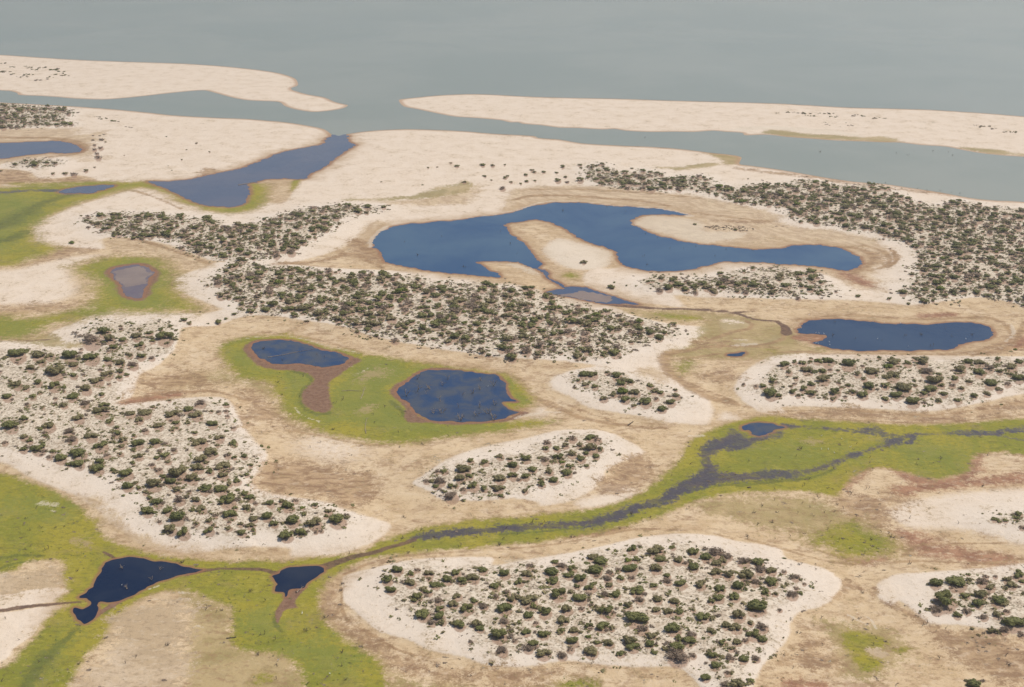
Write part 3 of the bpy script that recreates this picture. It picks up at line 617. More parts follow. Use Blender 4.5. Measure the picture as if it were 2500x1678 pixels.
    col = k.mix(k.math('MULTIPLY', ramp(n_s2, .53, .64), k.math('MULTIPLY', k.math('MULTIPLY_ADD', mask('olive', 1.0), -.26, .36), k.math('MULTIPLY_ADD', mask('cream', .8), -.7, 1.0))), col, (.66, .53, .385))
    col = k.mix(k.math('MULTIPLY', k.math('MULTIPLY', ramp(n_s1, .50, .60), gate), .62), col, (.285, .175, .095))
    green = k.mix(ramp(n_pat, .38, .62), (.295, .25, .026), (.195, .20, .020))
    green = k.mix(k.math('MULTIPLY', ramp(n_mid, .52, .72), .6), green, (.29, .215, .075))
    green = k.mix(k.math('MULTIPLY', ramp(n_fl, .54, .68), .6), green, (.15, .145, .035))
    lush = k.mix(ramp(n_mid, .35, .65), (.150, .180, .030), (.20, .21, .036))
    lush = k.mix(k.math('MULTIPLY', ramp(n_fl, .54, .70), .5), lush, (.11, .125, .03))
    green = k.mix(k.math('MULTIPLY', ramp(n_s1, .50, .62), .5), green, (.125, .118, .028))
    green = k.mix(k.math('MULTIPLY', ramp(n_s2, .54, .66), .5), green, (.37, .315, .065))
    green = k.mix(k.math('MULTIPLY', mask('lush', 1.5, -1.2, 1.4), .75), green, lush)
    col = k.mix(k.math('MULTIPLY', mask('green', 1.8, -2.6, -.4), .62), col, k.mix(ramp(n_fl, .42, .60), (.42, .30, .15), (.27, .19, .085)))
    col = k.mix(k.math('MULTIPLY', mask('green', 1.3, -1.3, 1.3), .95), col, green)
    col = k.mix(k.math('MULTIPLY', mask('sedge', 1.0, -1.4, 1.0), .6), col, k.mix(ramp(n_fl, .42, .6), (.105, .125, .030), (.06, .072, .028)))
    col = k.mix(k.math('MULTIPLY', mask('stain', 2.0, -.8, .8), .6), col, (.38, .27, .15))
    bare = k.mix(k.math('MULTIPLY', ramp(n_s1, .52, .62), .5), bare, (.27, .19, .115))
    bare = k.mix(k.math('MULTIPLY', ramp(n_s2, .54, .66), .4), bare, (.62, .52, .39))
    col = k.mix(k.math('MULTIPLY', mask('bare', 2.0, -.5, .6), .92), col, bare)
    mud = k.mix(ramp(n_fin, .35, .65), (.175, .095, .060), (.235, .140, .088))
    col = k.mix(mask('mud', .7), col, mud)
    marsh = k.mix(ramp(n_fl, .46, .60), (.098, .076, .070), (.145, .125, .042))
    marsh = k.mix(k.math('MULTIPLY', ramp(n_mid, .48, .58), .6), marsh, (.06, .056, .072))
    mm = mask('marsh', 2.0, -1.1, .9)
    col = k.mix(mm, col, marsh)
    col = k.mix(k.math('MULTIPLY', mask('channel', .55, -.6, .6), .92), col, k.mix(ramp(n_fin, .4, .6), (.095, .055, .042), (.165, .098, .062)))
    # wet rims
    col = k.mix(k.math('MULTIPLY', k.ss(k.math('ADD', k.attr('rim'), c0(n_fin, 2.2)), -2.1, -.3), .85), col, (.25, .125, .068))
    col = k.mix(k.math('MULTIPLY', k.ss(k.math('ADD', lg, c0(n_fin, 2)), -4.2, -1.0), .75), col, (.38, .235, .135))
    col = k.mix(k.math('MULTIPLY', mask('pale', 1.8), .55), col, (.62, .53, .41))
    # thicket floor: grey litter, dark specks of leaves and twigs, russet litter under the bushes
    fl = k.mix(ramp(n_fin, .42, .64), (.66, .565, .44), (.47, .375, .27))
    n_sp = k.noise(pos, 1.5, 4, .6)
    fl = k.mix(k.math('MULTIPLY', ramp(n_sp, .52, .60), .8), fl, (.19, .145, .085))
    fl = k.mix(k.math('MULTIPLY', ramp(n_fl, .54, .64), .5), fl, (.28, .205, .14))
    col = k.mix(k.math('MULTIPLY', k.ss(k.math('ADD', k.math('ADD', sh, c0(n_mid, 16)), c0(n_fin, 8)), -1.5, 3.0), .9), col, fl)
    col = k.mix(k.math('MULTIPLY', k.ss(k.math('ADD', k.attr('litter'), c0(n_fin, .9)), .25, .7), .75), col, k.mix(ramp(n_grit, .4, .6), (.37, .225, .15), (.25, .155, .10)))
    # tiny scattered debris everywhere on the dry flats
    col = k.mix(k.math('MULTIPLY', ramp(n_grit, .64, .72), .4), col, (.22, .15, .09))
    k.L(col, k.b.inputs['Base Color'])
    k.L(k.math('MULTIPLY_ADD', mm, -.65, .95), k.b.inputs['Roughness'])
    k.b.inputs['Specular IOR Level'].default_value = .25
    bp = k.n('ShaderNodeBump'); bp.inputs['Strength'].default_value = .55; bp.inputs['Distance'].default_value = .35
    k.L(k.math('ADD', n_fin, k.math('MULTIPLY', n_mid, 2.0)), bp.inputs['Height']); k.L(bp.outputs[0], k.b.inputs['Normal'])
    return k.m

# ---- water
def water(name, c1, c2, rough=.10, bump=.25, wave=.55, spec=.5, scale=.02):
    k = NT(name)
    geo = k.n('ShaderNodeNewGeometry'); pos = geo.outputs['Position']
    n1 = k.noise(pos, scale, 4, .6, .5)
    k.L(k.mix(k.ss(n1, .34, .66), c1, c2), k.b.inputs['Base Color'])
    k.b.inputs['Roughness'].default_value = rough
    k.b.inputs['IOR'].default_value = 1.33
    k.b.inputs['Specular IOR Level'].default_value = spec
    bp = k.n('ShaderNodeBump'); bp.inputs['Strength'].default_value = bump; bp.inputs['Distance'].default_value = .12
    k.L(k.noise(pos, wave, 4, .6), bp.inputs['Height']); k.L(bp.outputs[0], k.b.inputs['Normal'])
    return k.m

MW = {  # lake, stream and pond blues: reflected sky put into the base colour
 'lagoon': water('turbid_lagoon', (.235, .248, .190), (.275, .278, .215), .16, .3, .5, .5, .006),
 'inlet': water('slate_inlet', (.075, .09, .135), (.10, .105, .14), .12, .25, .6, .5, .03),
 'lake': water('blue_lake', (.024, .068, .148), (.054, .106, .172), .10, .3, .8, .5, .02),
 'stream': water('blue_stream', (.055, .08, .14), (.07, .09, .14), .1, .2, .8, .5, .05),
 'pond': water('deep_blue_pond', (.012, .036, .088), (.030, .056, .104), .1, .3, .8, .5, .03),
 'weedy': water('weedy_pond', (.020, .048, .115), (.065, .075, .095), .12, .3, .8, .5, .16),
 'dark': water('dark_pond', (.004, .013, .040), (.020, .028, .050), .08, .2, .8, .5, .05),
 'silty': water('silty_pond', (.135, .105, .12), (.17, .13, .125), .12, .2, .8, .5, .08),
 'silt': water('silt_cloud', (.215, .158, .13), (.255, .19, .15), .2, .2, .8, .4, .1),
}

def sheet(name, poly, z, mat):
    """flat water surface filling an outline"""
    from mathutils.geometry import tessellate_polygon
    v = [Vector((x, y, 0)) for x, y in poly]
    tris = tessellate_polygon([v])
    V3 = np.column_stack([poly, np.full(len(poly), z)])
    f = np.array(tris)
    a, b, c = V3[f[:, 0]], V3[f[:, 1]], V3[f[:, 2]]
    nz = (b[:, 0] - a[:, 0]) * (c[:, 1] - a[:, 1]) - (b[:, 1] - a[:, 1]) * (c[:, 0] - a[:, 0])
    f[nz < 0] = f[nz < 0][:, ::-1]
    return tag(put(name, mesh_np(name, V3, f, mat)), kind='structure')

sheet('lagoon_water', lagoon_poly, .02, MW['lagoon'])
for kind, poly in pond_polys:
    sheet({'inlet': 'inlet_water', 'lake': 'lake_water', 'stream': 'stream_water'}.get(kind, 'pond_water'), poly, .026, MW[kind])
for s in SILT:
    sheet('silty_shallow_water', world_poly(s, 8, 1.0), .032, MW['silt'])

# ------------------------------------------------------------------ bushes
def foliage_mat(name, c_dark, c_light, rough=.75):
    k = NT(name)
    info = k.n('ShaderNodeObjectInfo')
    t = k.math('ADD', k.math('MULTIPLY', k.attr('tint'), .75), k.math('MULTIPLY', info.outputs['Random'], .35))
    geo = k.n('ShaderNodeNewGeometry')
    t = k.math('ADD', t, k.math('MULTIPLY', k.math('SUBTRACT', k.noise(geo.outputs['Position'], .9, 3), .5), .6))
    k.L(k.mix(k.math('MULTIPLY', t, 1.0, clamp=True), c_dark, c_light), k.b.inputs['Base Color'])
    k.b.inputs['Roughness'].default_value = rough
    k.b.inputs['Specular IOR Level'].default_value = .3
    tl_ = k.n('ShaderNodeBsdfTranslucent'); mx = k.n('ShaderNodeMixShader'); mx.inputs[0].default_value = .3
    k.L(k.b.inputs['Base Color'].links[0].from_socket, tl_.inputs[0])
    out = next(n for n in k.t.nodes if n.type == 'OUTPUT_MATERIAL')
    k.L(k.b.outputs[0], mx.inputs[1]); k.L(tl_.outputs[0], mx.inputs[2]); k.L(mx.outputs[0], out.inputs[0])
    return k.m

FM = {'g': foliage_mat('green_leaves', (.135, .148, .046), (.295, .278, .105)),
      'o': foliage_mat('olive_leaves', (.205, .183, .08), (.35, .295, .15)),
      'y': foliage_mat('yellow_green_leaves', (.12, .165, .03), (.24, .26, .05)),
      'b': foliage_mat('dry_twigs', (.20, .15, .11), (.34, .26, .19), .9)}
kb = NT('grey_bark')
g_ = kb.n('ShaderNodeNewGeometry')
kb.L(kb.mix(kb.ss(kb.noise(g_.outputs['Position'], 6, 4), .35, .65), (.13, .10, .075), (.24, .20, .16)), kb.b.inputs['Base Color']); kb.b.inputs['Roughness'].default_value = .9
BARK = kb.m

ICO = None
def ico(sub):
    import bmesh
    bm = bmesh.new(); bmesh.ops.create_icosphere(bm, subdivisions=sub, radius=1)
    v = np.array([q.co[:] for q in bm.verts]); f = np.array([[q.index for q in fc.verts] for fc in bm.faces]); bm.free()
    return v, f
ICO1, ICO2 = ico(1), ico(2)

def bush_arrays(r, nl, leaf, nleaf, kind, core=ICO1):
    """a low dome of foliage lobes, radius about 1: returns verts, quads (triangles repeat their last vertex index as a split quad), tint"""
    a0 = r.uniform(0, 6.28); el = r.uniform(.72, 1.0)
    cs = []; rs = []
    for i in range(nl):
        a = a0 + i * 2.4 + r.normal() * .3; d = (.15 + .62 * math.sqrt((i + .3) / nl)) * r.uniform(.7, 1.15)
        rad = r.uniform(.28, .56) * (1.05 - .25 * d)
        cs.append((math.cos(a) * d, math.sin(a) * d * el, r.uniform(.34, .55) + .25 * (1 - d))); rs.append(rad)
    cs = np.array(cs); rs = np.array(rs); lt = r.uniform(0, 1, nl)
    VV = []; FF = []; TT = []; nv = 0
    # inner masses (rough, broken) so that the crown is not see-through everywhere
    if kind != 'b' or core is not None:
        cv, cf = core
        for i in range(nl):
            k = .88 if kind != 'b' else .55
            v = cv * (rs[i] * k * (1 + r.normal(0, .16, len(cv))))[:, None] * np.array([1, 1, .85]) + cs[i]
            v[:, 2] = np.maximum(v[:, 2], .04)
            tri = cf + nv
            FF.append(np.column_stack([tri, tri[:, 2]])); VV.append(v); nv += len(v); TT.append(np.full(len(v), lt[i] * .6))
    i = r.integers(0, nl, nleaf)
    d = r.normal(size=(nleaf, 3)); d[:, 2] = np.abs(d[:, 2]) * .9 - .25; d /= np.linalg.norm(d, axis=1)[:, None]
    p = cs[i] + d * (rs[i] * r.uniform(.86, 1.18, nleaf))[:, None]
    p[:, 2] = np.maximum(p[:, 2], .06)
    nrm = d + r.normal(0, .3, (nleaf, 3)); nrm /= np.linalg.norm(nrm, axis=1)[:, None]
    t = np.cross(nrm, r.normal(size=(nleaf, 3))); t /= np.linalg.norm(t, axis=1)[:, None]
    b = np.cross(nrm, t)
    s = leaf * r.uniform(.6, 1.4, nleaf); w = s * (r.uniform(.55, .9, nleaf) if kind != 'b' else r.uniform(.12, .3, nleaf))
    q = np.stack([p + t * s[:, None], p + b * w[:, None], p - t * s[:, None], p - b * w[:, None]], 1).reshape(-1, 3)
    FF.append((np.arange(nleaf * 4).reshape(-1, 4)) + nv); VV.append(q)
    TT.append(np.repeat(np.clip(lt[i] * .55 + r.uniform(0, .5, nleaf), 0, 1), 4))
    V_ = np.concatenate(VV)
    V_[:, :2] -= V_[:, :2].mean(0); V_ *= .85 / np.percentile(np.hypot(V_[:, 0], V_[:, 1]), 96)
    return V_, np.concatenate(FF), np.concatenate(TT)

def clean_mesh(name, v, f, mat, tint=None):
    """mesh from quads in which a repeated last index means a triangle"""
    tri = f[:, 2] == f[:, 3]
    ft, fq = f[tri][:, :3], f[~tri]
    me = bpy.data.meshes.new(name)
    me.vertices.add(len(v)); me.vertices.foreach_set('co', np.ascontiguousarray(v, np.float32).ravel())
    idx = np.concatenate([ft.ravel(), fq.ravel()]).astype(np.int32)
    me.loops.add(len(idx)); me.loops.foreach_set('vertex_index', idx)
    st = np.concatenate([np.arange(len(ft)) * 3, len(ft) * 3 + np.arange(len(fq)) * 4]).astype(np.int32)
    me.polygons.add(len(st)); me.polygons.foreach_set('loop_start', st)
    try: me.polygons.foreach_set('loop_total', np.concatenate([np.full(len(ft), 3), np.full(len(fq), 4)]).astype(np.int32))
    except Exception: pass
    me.update(calc_edges=True)
    if tint is not None: attr(me, 'tint', tint)
    for m in (mat if isinstance(mat, list) else [mat]): me.materials.append(m)
    return me

def tube(p, q, r0, r1, n=5):
    p = np.array(p, float); q = np.array(q, float); d = q - p; d /= np.linalg.norm(d) + 1e-9
    a = np.cross(d, (0.3, 0.8, 0.51)); a /= np.linalg.norm(a); b = np.cross(d, a)
    an = np.arange(n) * 2 * math.pi / n
    ring = np.cos(an)[:, None] * a + np.sin(an)[:, None] * b
    v = np.concatenate([p + ring * r0, q + ring * r1])
    f = np.array([[i, (i + 1) % n, n + (i + 1) % n, n + i] for i in range(n)])
    return v, f

def join(parts):
    V_, F_, k = [], [], 0
    for v, f in parts:
        V_.append(v); F_.append(f + k); k += len(v)
    return np.concatenate(V_), np.concatenate(F_)

def stems(r):
    parts = []
    for i in range(6):
        a = i * 1.05 + r.normal() * .2; k = r.uniform(.25, .45)
        m = (math.cos(a) * k * .6, math.sin(a) * k * .6, .28); e = (math.cos(a) * k * 1.7, math.sin(a) * k * 1.6, .62)
        parts += [tube((math.cos(a) * .05, math.sin(a) * .05, -.08), m, .05, .038), tube(m, e, .038, .014)]
    return join(parts)

FOL, STEM = {}, []
for kind, nvar in (('g', 6), ('o', 5), ('y', 2), ('b', 4)):
    FOL[kind] = []
    for q in range(nvar):
        v, f, t = bush_arrays(rng, int(rng.integers(5, 9)), .105 if kind != 'b' else .17, 420 if kind != 'b' else 380, kind, ICO2 if kind != 'b' else ICO1)
        FOL[kind].append(clean_mesh('foliage', v, f, FM[kind], t))
for q in range(4):
    v, f = stems(rng); STEM.append(mesh_np('stem', v, f, BARK))
FAR = {kind: [bush_arrays(rng, int(rng.integers(4, 7)), .19 if kind != 'b' else .26, 85, kind, ICO1) for q in range(7)] for kind in 'goyb'}

TR = {}
TR['P1'] = """D3 1145,430,100g 1340,440,150o 1475,420,60g 1645,455,100g 1750,500,95g 1820,455,130b 1920,490,90b 2050,530,110b 2175,545,95g 815,500,80o 885,525,120g 515,540,65g 310,570,75b 105,635,95g 290,635,100o
485,615,115g 570,570,80b 650,590,90g 1110,525,70y 1180,520,70g 1380,520,90g 1520,520,100o 1640,580,95g 1880,530,80o 1830,550,90o 1130,590,120g 1340,590,100o 840,600,120g 960,625,70b 1030,605,60b 220,700,90g 30,735,90g
500,690,110g 630,650,80g 720,670,120g 945,675,80b 1050,670,75g 1140,670,70b 1430,650,65g 1430,695,80b 1540,710,110g 1700,720,100o 1830,620,100o 1930,640,100o 2080,640,140o 2190,600,100b 2280,610,90o 2280,700,110g 2000,730,110g
1860,750,100g 2150,700,90b 800,740,110g 695,740,60g 960,730,70o 1185,770,120g 1315,730,75g 1010,800,90g 920,800,80b 540,790,140g 720,830,120g 300,840,150o 160,840,90o 340,900,70g 35,820,60b 1205,845,80b 1350,840,90o
1490,860,90o 1850,830,95g 1790,860,70g 1975,820,100g 2230,780,90g 2310,800,60o 100,910,130g 295,970,95g 435,940,120g 610,920,110o 730,920,60b 935,930,140g 1110,890,80o 1340,930,80o 1440,945,80o 1525,945,85g 1640,930,50o
1720,980,115g 2150,890,170g 2010,970,120o 1180,985,185g 100,1020,90b 360,1035,60b 580,1010,100o 790,1055,85g 895,1060,110g 980,1080,60o 1230,1080,110b 1480,1080,130g 1910,1055,80o 1990,1070,110o 2110,1040,60o 2200,1065,110b
1790,1100,80o 60,1125,150g 155,1095,60b 280,1110,80g 420,1130,90g 560,1100,75g 670,1095,90o 660,1180,110g 790,1150,60y 1520,1160,70g 1610,1175,110g 1625,1130,90b 2130,1120,120g 2200,1165,90g 190,1180,60b 340,1205,85g
295,1240,95b 420,1275,130o 865,1195,70g 955,1200,90o 1120,1180,120o 1145,1225,110g 1285,1205,80g 1300,1140,80o 1505,1230,120g 1510,1290,190b 1880,1190,80g 2000,1190,80o 1955,1240,75o 1770,1260,60o 1800,1300,90g 1640,1300,70b
640,1250,75b 810,1265,120o 575,1300,90b 1045,1285,80g 80,1255,110b 1940,1320,80b 2050,1325,90g 2150,1325,80b 1820,1375,100g 1740,1480,85g 1920,1440,70b 2010,1530,130o 1900,1530,80b
D4 470,660,85b 545,720,45b 480,755,50b 445,800,105b 345,935,50b 380,620,50b
D2 1235,600,100g 1150,680,105g 1185,770,85g 1345,635,65g 1395,605,60b 1490,630,90o 1340,705,100o 1545,725,85g 1495,680,50o 1640,680,95g 1710,625,90g 1760,690,90g 1850,665,110o 1930,605,85g 1445,760,75o 1485,785,75g 1400,820,85g
1720,815,90o 1570,850,85b 1690,880,90o 1860,855,75g 1795,910,120g 1445,960,130g 1575,920,80g 1580,980,100g 1515,1030,80b 1600,1030,70o 1735,1045,110g 1880,1040,100o 1905,1080,80g 1935,900,80b 1830,1190,50b"""
TR['P2'] = """D2 745,190,150g 670,125,75o 655,170,50g 560,78,62g 460,100,50y 345,80,110g 300,45,75o 405,40,60b 200,60,80g 15,95,60o 35,15,80g 170,165,95g 60,185,80o 230,230,75g 380,190,130g 560,215,130o 445,295,85g 330,320,115g 40,240,80o 570,300,45b 615,290,45b
D1 1220,20,60g 1280,50,100g 1200,120,110g 1370,120,90g 1440,170,130g 1460,30,100b 1600,35,80o 1850,30,150g 1640,100,100o 1750,160,60b 1870,145,120g 2010,100,80o 1600,225,60o 1700,280,100g 1740,240,50o 1490,295,125g
1390,270,110o 1860,265,65o 1970,305,80g 1910,100,60g 1300,215,45b 1700,205,60o 1865,220,40b 1960,230,60o
C1 140,200,150g 310,215,110o 410,220,90o 570,220,130g 740,225,140g 340,270,80o 470,290,60g 600,295,80o 880,255,80g 1050,210,75o 1150,225,80g 925,150,80g 1140,130,90g 1235,240,60b 250,320,80o 450,350,140o 600,380,75g 510,360,60g
870,365,110o 980,350,70g 970,400,60g 1080,290,100b 980,280,80o 790,420,110o 310,440,75g 440,460,110g 140,455,100o 215,490,60o 60,555,90g 265,550,70g 590,550,100g 700,490,100o 520,510,40b 830,540,50g 850,620,90g 820,660,140o
220,620,60b 520,625,70o 690,610,90b 85,785,130g 195,735,70g 400,790,110o 640,725,100o 890,755,75g 1060,690,90o 1180,680,110o 1130,745,80o 1400,690,130o 1530,655,90g 1630,605,90b 1840,620,60g 1780,680,50b 1850,715,50b 1600,700,110o
1440,770,60g 1730,775,90g 1290,790,90o 1585,850,55g 1900,810,55b 960,850,80g 740,870,110o 1180,830,70b 1090,875,45g 195,880,80o 240,915,60g 190,980,80g 310,970,130g 590,900,95b 820,945,130g 1120,935,105g 1265,925,90g 1345,940,50b
1630,920,130o 1785,885,90o 1900,930,80g 1710,1000,120o 990,960,60o 40,930,60b 640,1010,140g 490,1050,110g 430,1000,60g 980,1020,60o 1130,1040,80o 1350,1030,80g 1420,990,60b 1640,1065,110o 1850,1030,70b 1990,1040,65g 1820,1110,130o
640,1100,105g 815,1080,85g 795,1140,110g 920,1155,50g 1030,1175,120g 1240,1110,60b 1370,1085,60o 1610,1130,100o 1710,1165,70g 1440,1165,180o 1330,1205,65g 1390,1245,105g 1250,1260,130o 1035,1280,100g 1190,1330,70o 1130,1300,50g
1560,1215,110o 1810,1190,100o 1930,1240,80g 2010,1190,55g 2040,1115,50g 1670,1300,110g 1790,1300,120g 1865,1270,60o 1440,1310,80o 1540,1330,50b 1995,1345,80g 400,1045,60b 1290,1150,80b 870,1030,70b 1000,910,80o 560,840,90b 360,850,50b
1215,35,70g 1000,90,75g 895,85,100o 740,80,170b 850,20,110g 1110,60,90o 1340,60,150g 1240,100,60g 1360,120,60o"""
TR['P3'] = """C2 1615,1160,70g 1560,1165,50b 1470,1240,65b 1575,1240,100b 1550,1285,65g 1670,1355,130b 1770,1140,130o 1830,1078,65g 1945,1085,80g 2070,1040,75o 2180,1115,95g 1745,1220,85o 1820,1200,70g 1850,1275,110g 1770,1310,70b 1940,1305,70g
2050,1300,95o 2070,1218,100o 2170,1195,90g 2275,1205,80g 2280,1060,85g 2150,1065,55o 2080,1360,60g 2270,1325,60o 1715,1285,50o
C3 450,930,75b 440,980,60g 530,975,70g 600,950,70o 660,895,80b 800,885,90g 860,905,80b 720,950,70o 810,970,110o 880,980,70o 545,1045,95g 655,1020,80o 575,1090,55y 500,1080,55o 435,1070,80b 335,1145,80g 730,1060,80g 850,1040,65g
640,1120,70g 775,1120,55g 470,1165,75o 615,1175,90g 400,1225,60o 500,1230,90g 405,1265,75g"""
TR['P6'] = """C3 750,370,90g 825,375,90g 940,360,50o 1020,385,90g 1075,420,80o 1125,430,70g 1055,450,80g 705,425,45g 765,455,60o 840,475,60g 1065,510,105y 1170,520,90o 1290,465,70g 990,540,60o 910,565,80o 1085,575,85g 1250,590,110g 1380,525,60g
1330,510,70o 1500,545,80o 1460,600,85g 1385,650,85g 1155,630,50o 1340,575,50b"""
TR['P5'] = """C4 380,290,85g 465,272,55g 530,280,75g 650,265,70y 735,262,110g 600,245,40o 900,280,130g 570,335,100o 695,345,75g 420,355,65o 285,425,80g 210,470,60g 150,470,50b 270,525,120g 335,548,60g 700,410,110o 475,405,50o 600,457,75g 540,490,75g
600,525,80g 445,518,60g 495,548,50o 790,510,110g 845,480,45o 900,465,50g 935,515,65g 1020,535,95g 980,370,70o 1090,345,110o 1270,270,110o 1385,280,80g 1500,270,110o 1260,375,120o 1075,470,95g 1030,410,60o 1200,467,75g 1350,475,140o
1295,540,95g 1205,570,75g 1430,590,115g 1540,350,110b 1600,415,150o 1640,370,60g 1565,490,110g 1525,525,70g 1660,463,65g 1680,530,75g 1635,585,60o 1795,582,75g 1770,410,70g 1810,330,110o 1875,270,85g 1970,275,100o 1975,355,100g
2135,348,65g 2060,440,110g 1885,432,60o 1820,487,65o 1750,465,60b 1925,550,65g 2035,530,70o 2130,495,70o 2230,310,100o 2290,400,100g 2220,370,55g 2120,248,60g 2300,270,80g 2050,320,90b 1225,310,80y 1155,240,40g 1260,245,50g 1445,240,60o 775,572,60o 2200,450,70b"""
TR['P4'] = """D4 1610,705,110g 1790,700,160g 1880,645,40g 1680,830,220g 1860,815,80g 1620,920,110b 1790,975,75g 1960,880,90g 1870,940,80b 1980,800,110o 2060,745,90o 1990,700,100b 2125,845,130g 2235,725,90o 2195,685,75o 2290,640,110g 2320,700,60g 2020,660,60b
2110,965,80o 2190,940,70b 2250,1020,170g 2070,1100,90o 2170,1090,90b 2310,1130,70b 2010,985,80b 1730,930,50b 2100,660,50b"""
TR['PC'] = "D4 2095,190,65g 2185,205,50g 2135,215,40g 2290,150,80g 2270,180,60g 2320,260,60b"
TR['PD'] = "D4 1920,1530,110g"
# bushes of the farther dunes and lone ones
FAR_TR = """A4 585,945,45g 785,950,40g 1020,945,34g 940,940,50b 1135,960,45o 745,1015,34b 905,1020,40b 710,997,18g 890,1000,18g 320,920,30o 430,915,40o 500,920,40o 570,922,40o 680,925,30o 760,920,60o 1210,965,24g 1940,1020,28b 2010,1030,50o 2075,1050,40b
2195,1075,35o 2245,1075,40o 1520,995,15g 1590,997,15g A1 30,590,70o 100,605,40g 180,625,50o 230,610,50g 210,540,30g 100,545,30g 20,515,40o 330,550,50o 290,565,40g 430,565,60g 480,605,60g 410,630,35g 510,580,40g 535,615,30o 340,650,60b 230,550,40o
945,985,50g 1045,1035,35b 840,965,40o 790,950,40o 570,900,34g 610,918,40g 800,1100,60b 790,1140,70b 770,1180,50b 820,1200,80b 770,1215,70b 790,1250,60b 800,1280,90b 860,1155,30g 430,1410,60o 530,1408,70o 600,1415,90b 700,1385,70o 770,1360,40o 1340,1110,25g
1600,1165,40o 1520,1220,25g 1705,1235,30g 1480,1298,30g 1010,1265,15g 1370,1352,15g 1400,1387,20g 10,1390,50o 120,1335,60g 210,1305,60g 280,1330,110g 380,1320,70g 450,1325,70o
A2 1485,1365,35g 1720,1350,60g 1670,1325,40o 1560,1360,30o 1930,1340,70g 2010,1345,60o 2110,1340,35g 1940,1430,45g 2000,1465,35g 2130,1430,50g 2110,1445,60g 2160,1480,50o 2280,1420,60g 2290,1475,50g 2240,1495,40g 2090,1530,90b 2330,1380,60o 1780,1480,60o 1105,1480,25g
1440,1505,30g A3 580,1355,60g 720,1340,65g 730,1365,40g 820,1340,50g 900,1330,70g 910,1355,40g 1000,1340,30o 1145,1370,40g 1290,1400,60g 350,1400,50o 425,1397,55g 530,1405,45g 790,1410,60g 870,1385,70g 540,1465,90g 600,1440,50g 615,1480,60b 720,1460,100g
355,1470,40g 280,1475,50g 1520,1440,40g 1640,1440,50g 1780,1455,40g 2090,1455,24g B3 750,797,70o 1655,490,40g 1000,965,30g 975,1000,80g 1100,990,30g 1985,535,40g B1 660,420,30g 700,458,40g 720,515,50b 585,640,60y B4 980,1075,55g 1235,1095,50g 1395,1135,45g 1520,1115,80g 1365,995,40g 1245,690,30b 2265,1510,40y 2035,1065,70g
B1 1780,1285,80g 1840,1260,40g 1905,1220,55g 2040,1195,85g 1500,1265,70g 1545,1295,60o 1695,1300,30g 1385,1320,50g 1310,1345,60g 1430,1355,40o 1630,1205,30o B2 395,1228,85g 165,1180,100g 220,1135,110g 295,1055,90g 1950,100,40g 1460,935,40g 800,408,40g"""

items = []
for key, s in TR.items():
    for u, v, w, kd in pts(s):
        items.append([key, u, v, w, kd])
items.sort(key=lambda q: -q[3])
singles, rest = items[:296], items[296:]
lit = np.zeros((nV, nU))

def place(u, v, w, kd):
    """base point and width in metres of a bush whose crown centre is seen at u, v"""
    vb = v + .17 * w
    x, y, z = at(np.float64(u), np.float64(vb))
    _, _, d = frame(x, y, z)
    return float(x), float(y), float(z), w * d / FPX

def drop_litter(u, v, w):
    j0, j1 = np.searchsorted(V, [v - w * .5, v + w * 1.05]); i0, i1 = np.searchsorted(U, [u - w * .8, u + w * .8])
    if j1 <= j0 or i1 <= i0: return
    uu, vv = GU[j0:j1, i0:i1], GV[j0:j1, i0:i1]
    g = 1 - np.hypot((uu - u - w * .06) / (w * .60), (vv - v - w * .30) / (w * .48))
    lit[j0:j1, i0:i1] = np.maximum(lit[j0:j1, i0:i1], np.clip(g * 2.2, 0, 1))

PATCH = {'P1': 'nearest oval thicket', 'P2': 'big left thicket', 'P3': 'leaf-shaped thicket', 'P4': 'bottom right thicket', 'PC': 'tiny right edge thicket',
         'PD': 'bottom edge', 'P5': 'right pond thicket', 'P6': 'small diamond thicket'}
LOOK = {'g': 'dark green', 'o': 'olive green', 'y': 'yellowish', 'b': 'brown dry'}
ORD = ['first', 'second', 'third', 'fourth', 'fifth', 'sixth', 'seventh', 'eighth', 'ninth', 'tenth', 'eleventh', 'twelfth', 'thirteenth', 'fourteenth']
NUM = ['no', 'one', 'two', 'three', 'four', 'five', 'six', 'seven', 'eight', 'nine', 'ten', 'eleven', 'twelve', 'thirteen', 'fourteen']

def positions(lst, cols, rows, xs, ys):
    """name the cell of a grid over a patch that each thing stands in"""
    cx = ['far left', 'left', 'centre', 'right', 'far right'] if cols == 5 else ['left', 'centre', 'right']
    ry = ['back', 'upper', 'middle', 'lower', 'front'] if rows == 5 else ['back', 'middle', 'front']
    x0, x1, y0, y1 = min(xs), max(xs) + 1e-6, min(ys), max(ys) + 1e-6
    return [(ry[int((y - y0) / (y1 - y0) * rows * .999)], cx[int((x - x0) / (x1 - x0) * cols * .999)]) for x, y in zip(xs, ys)]

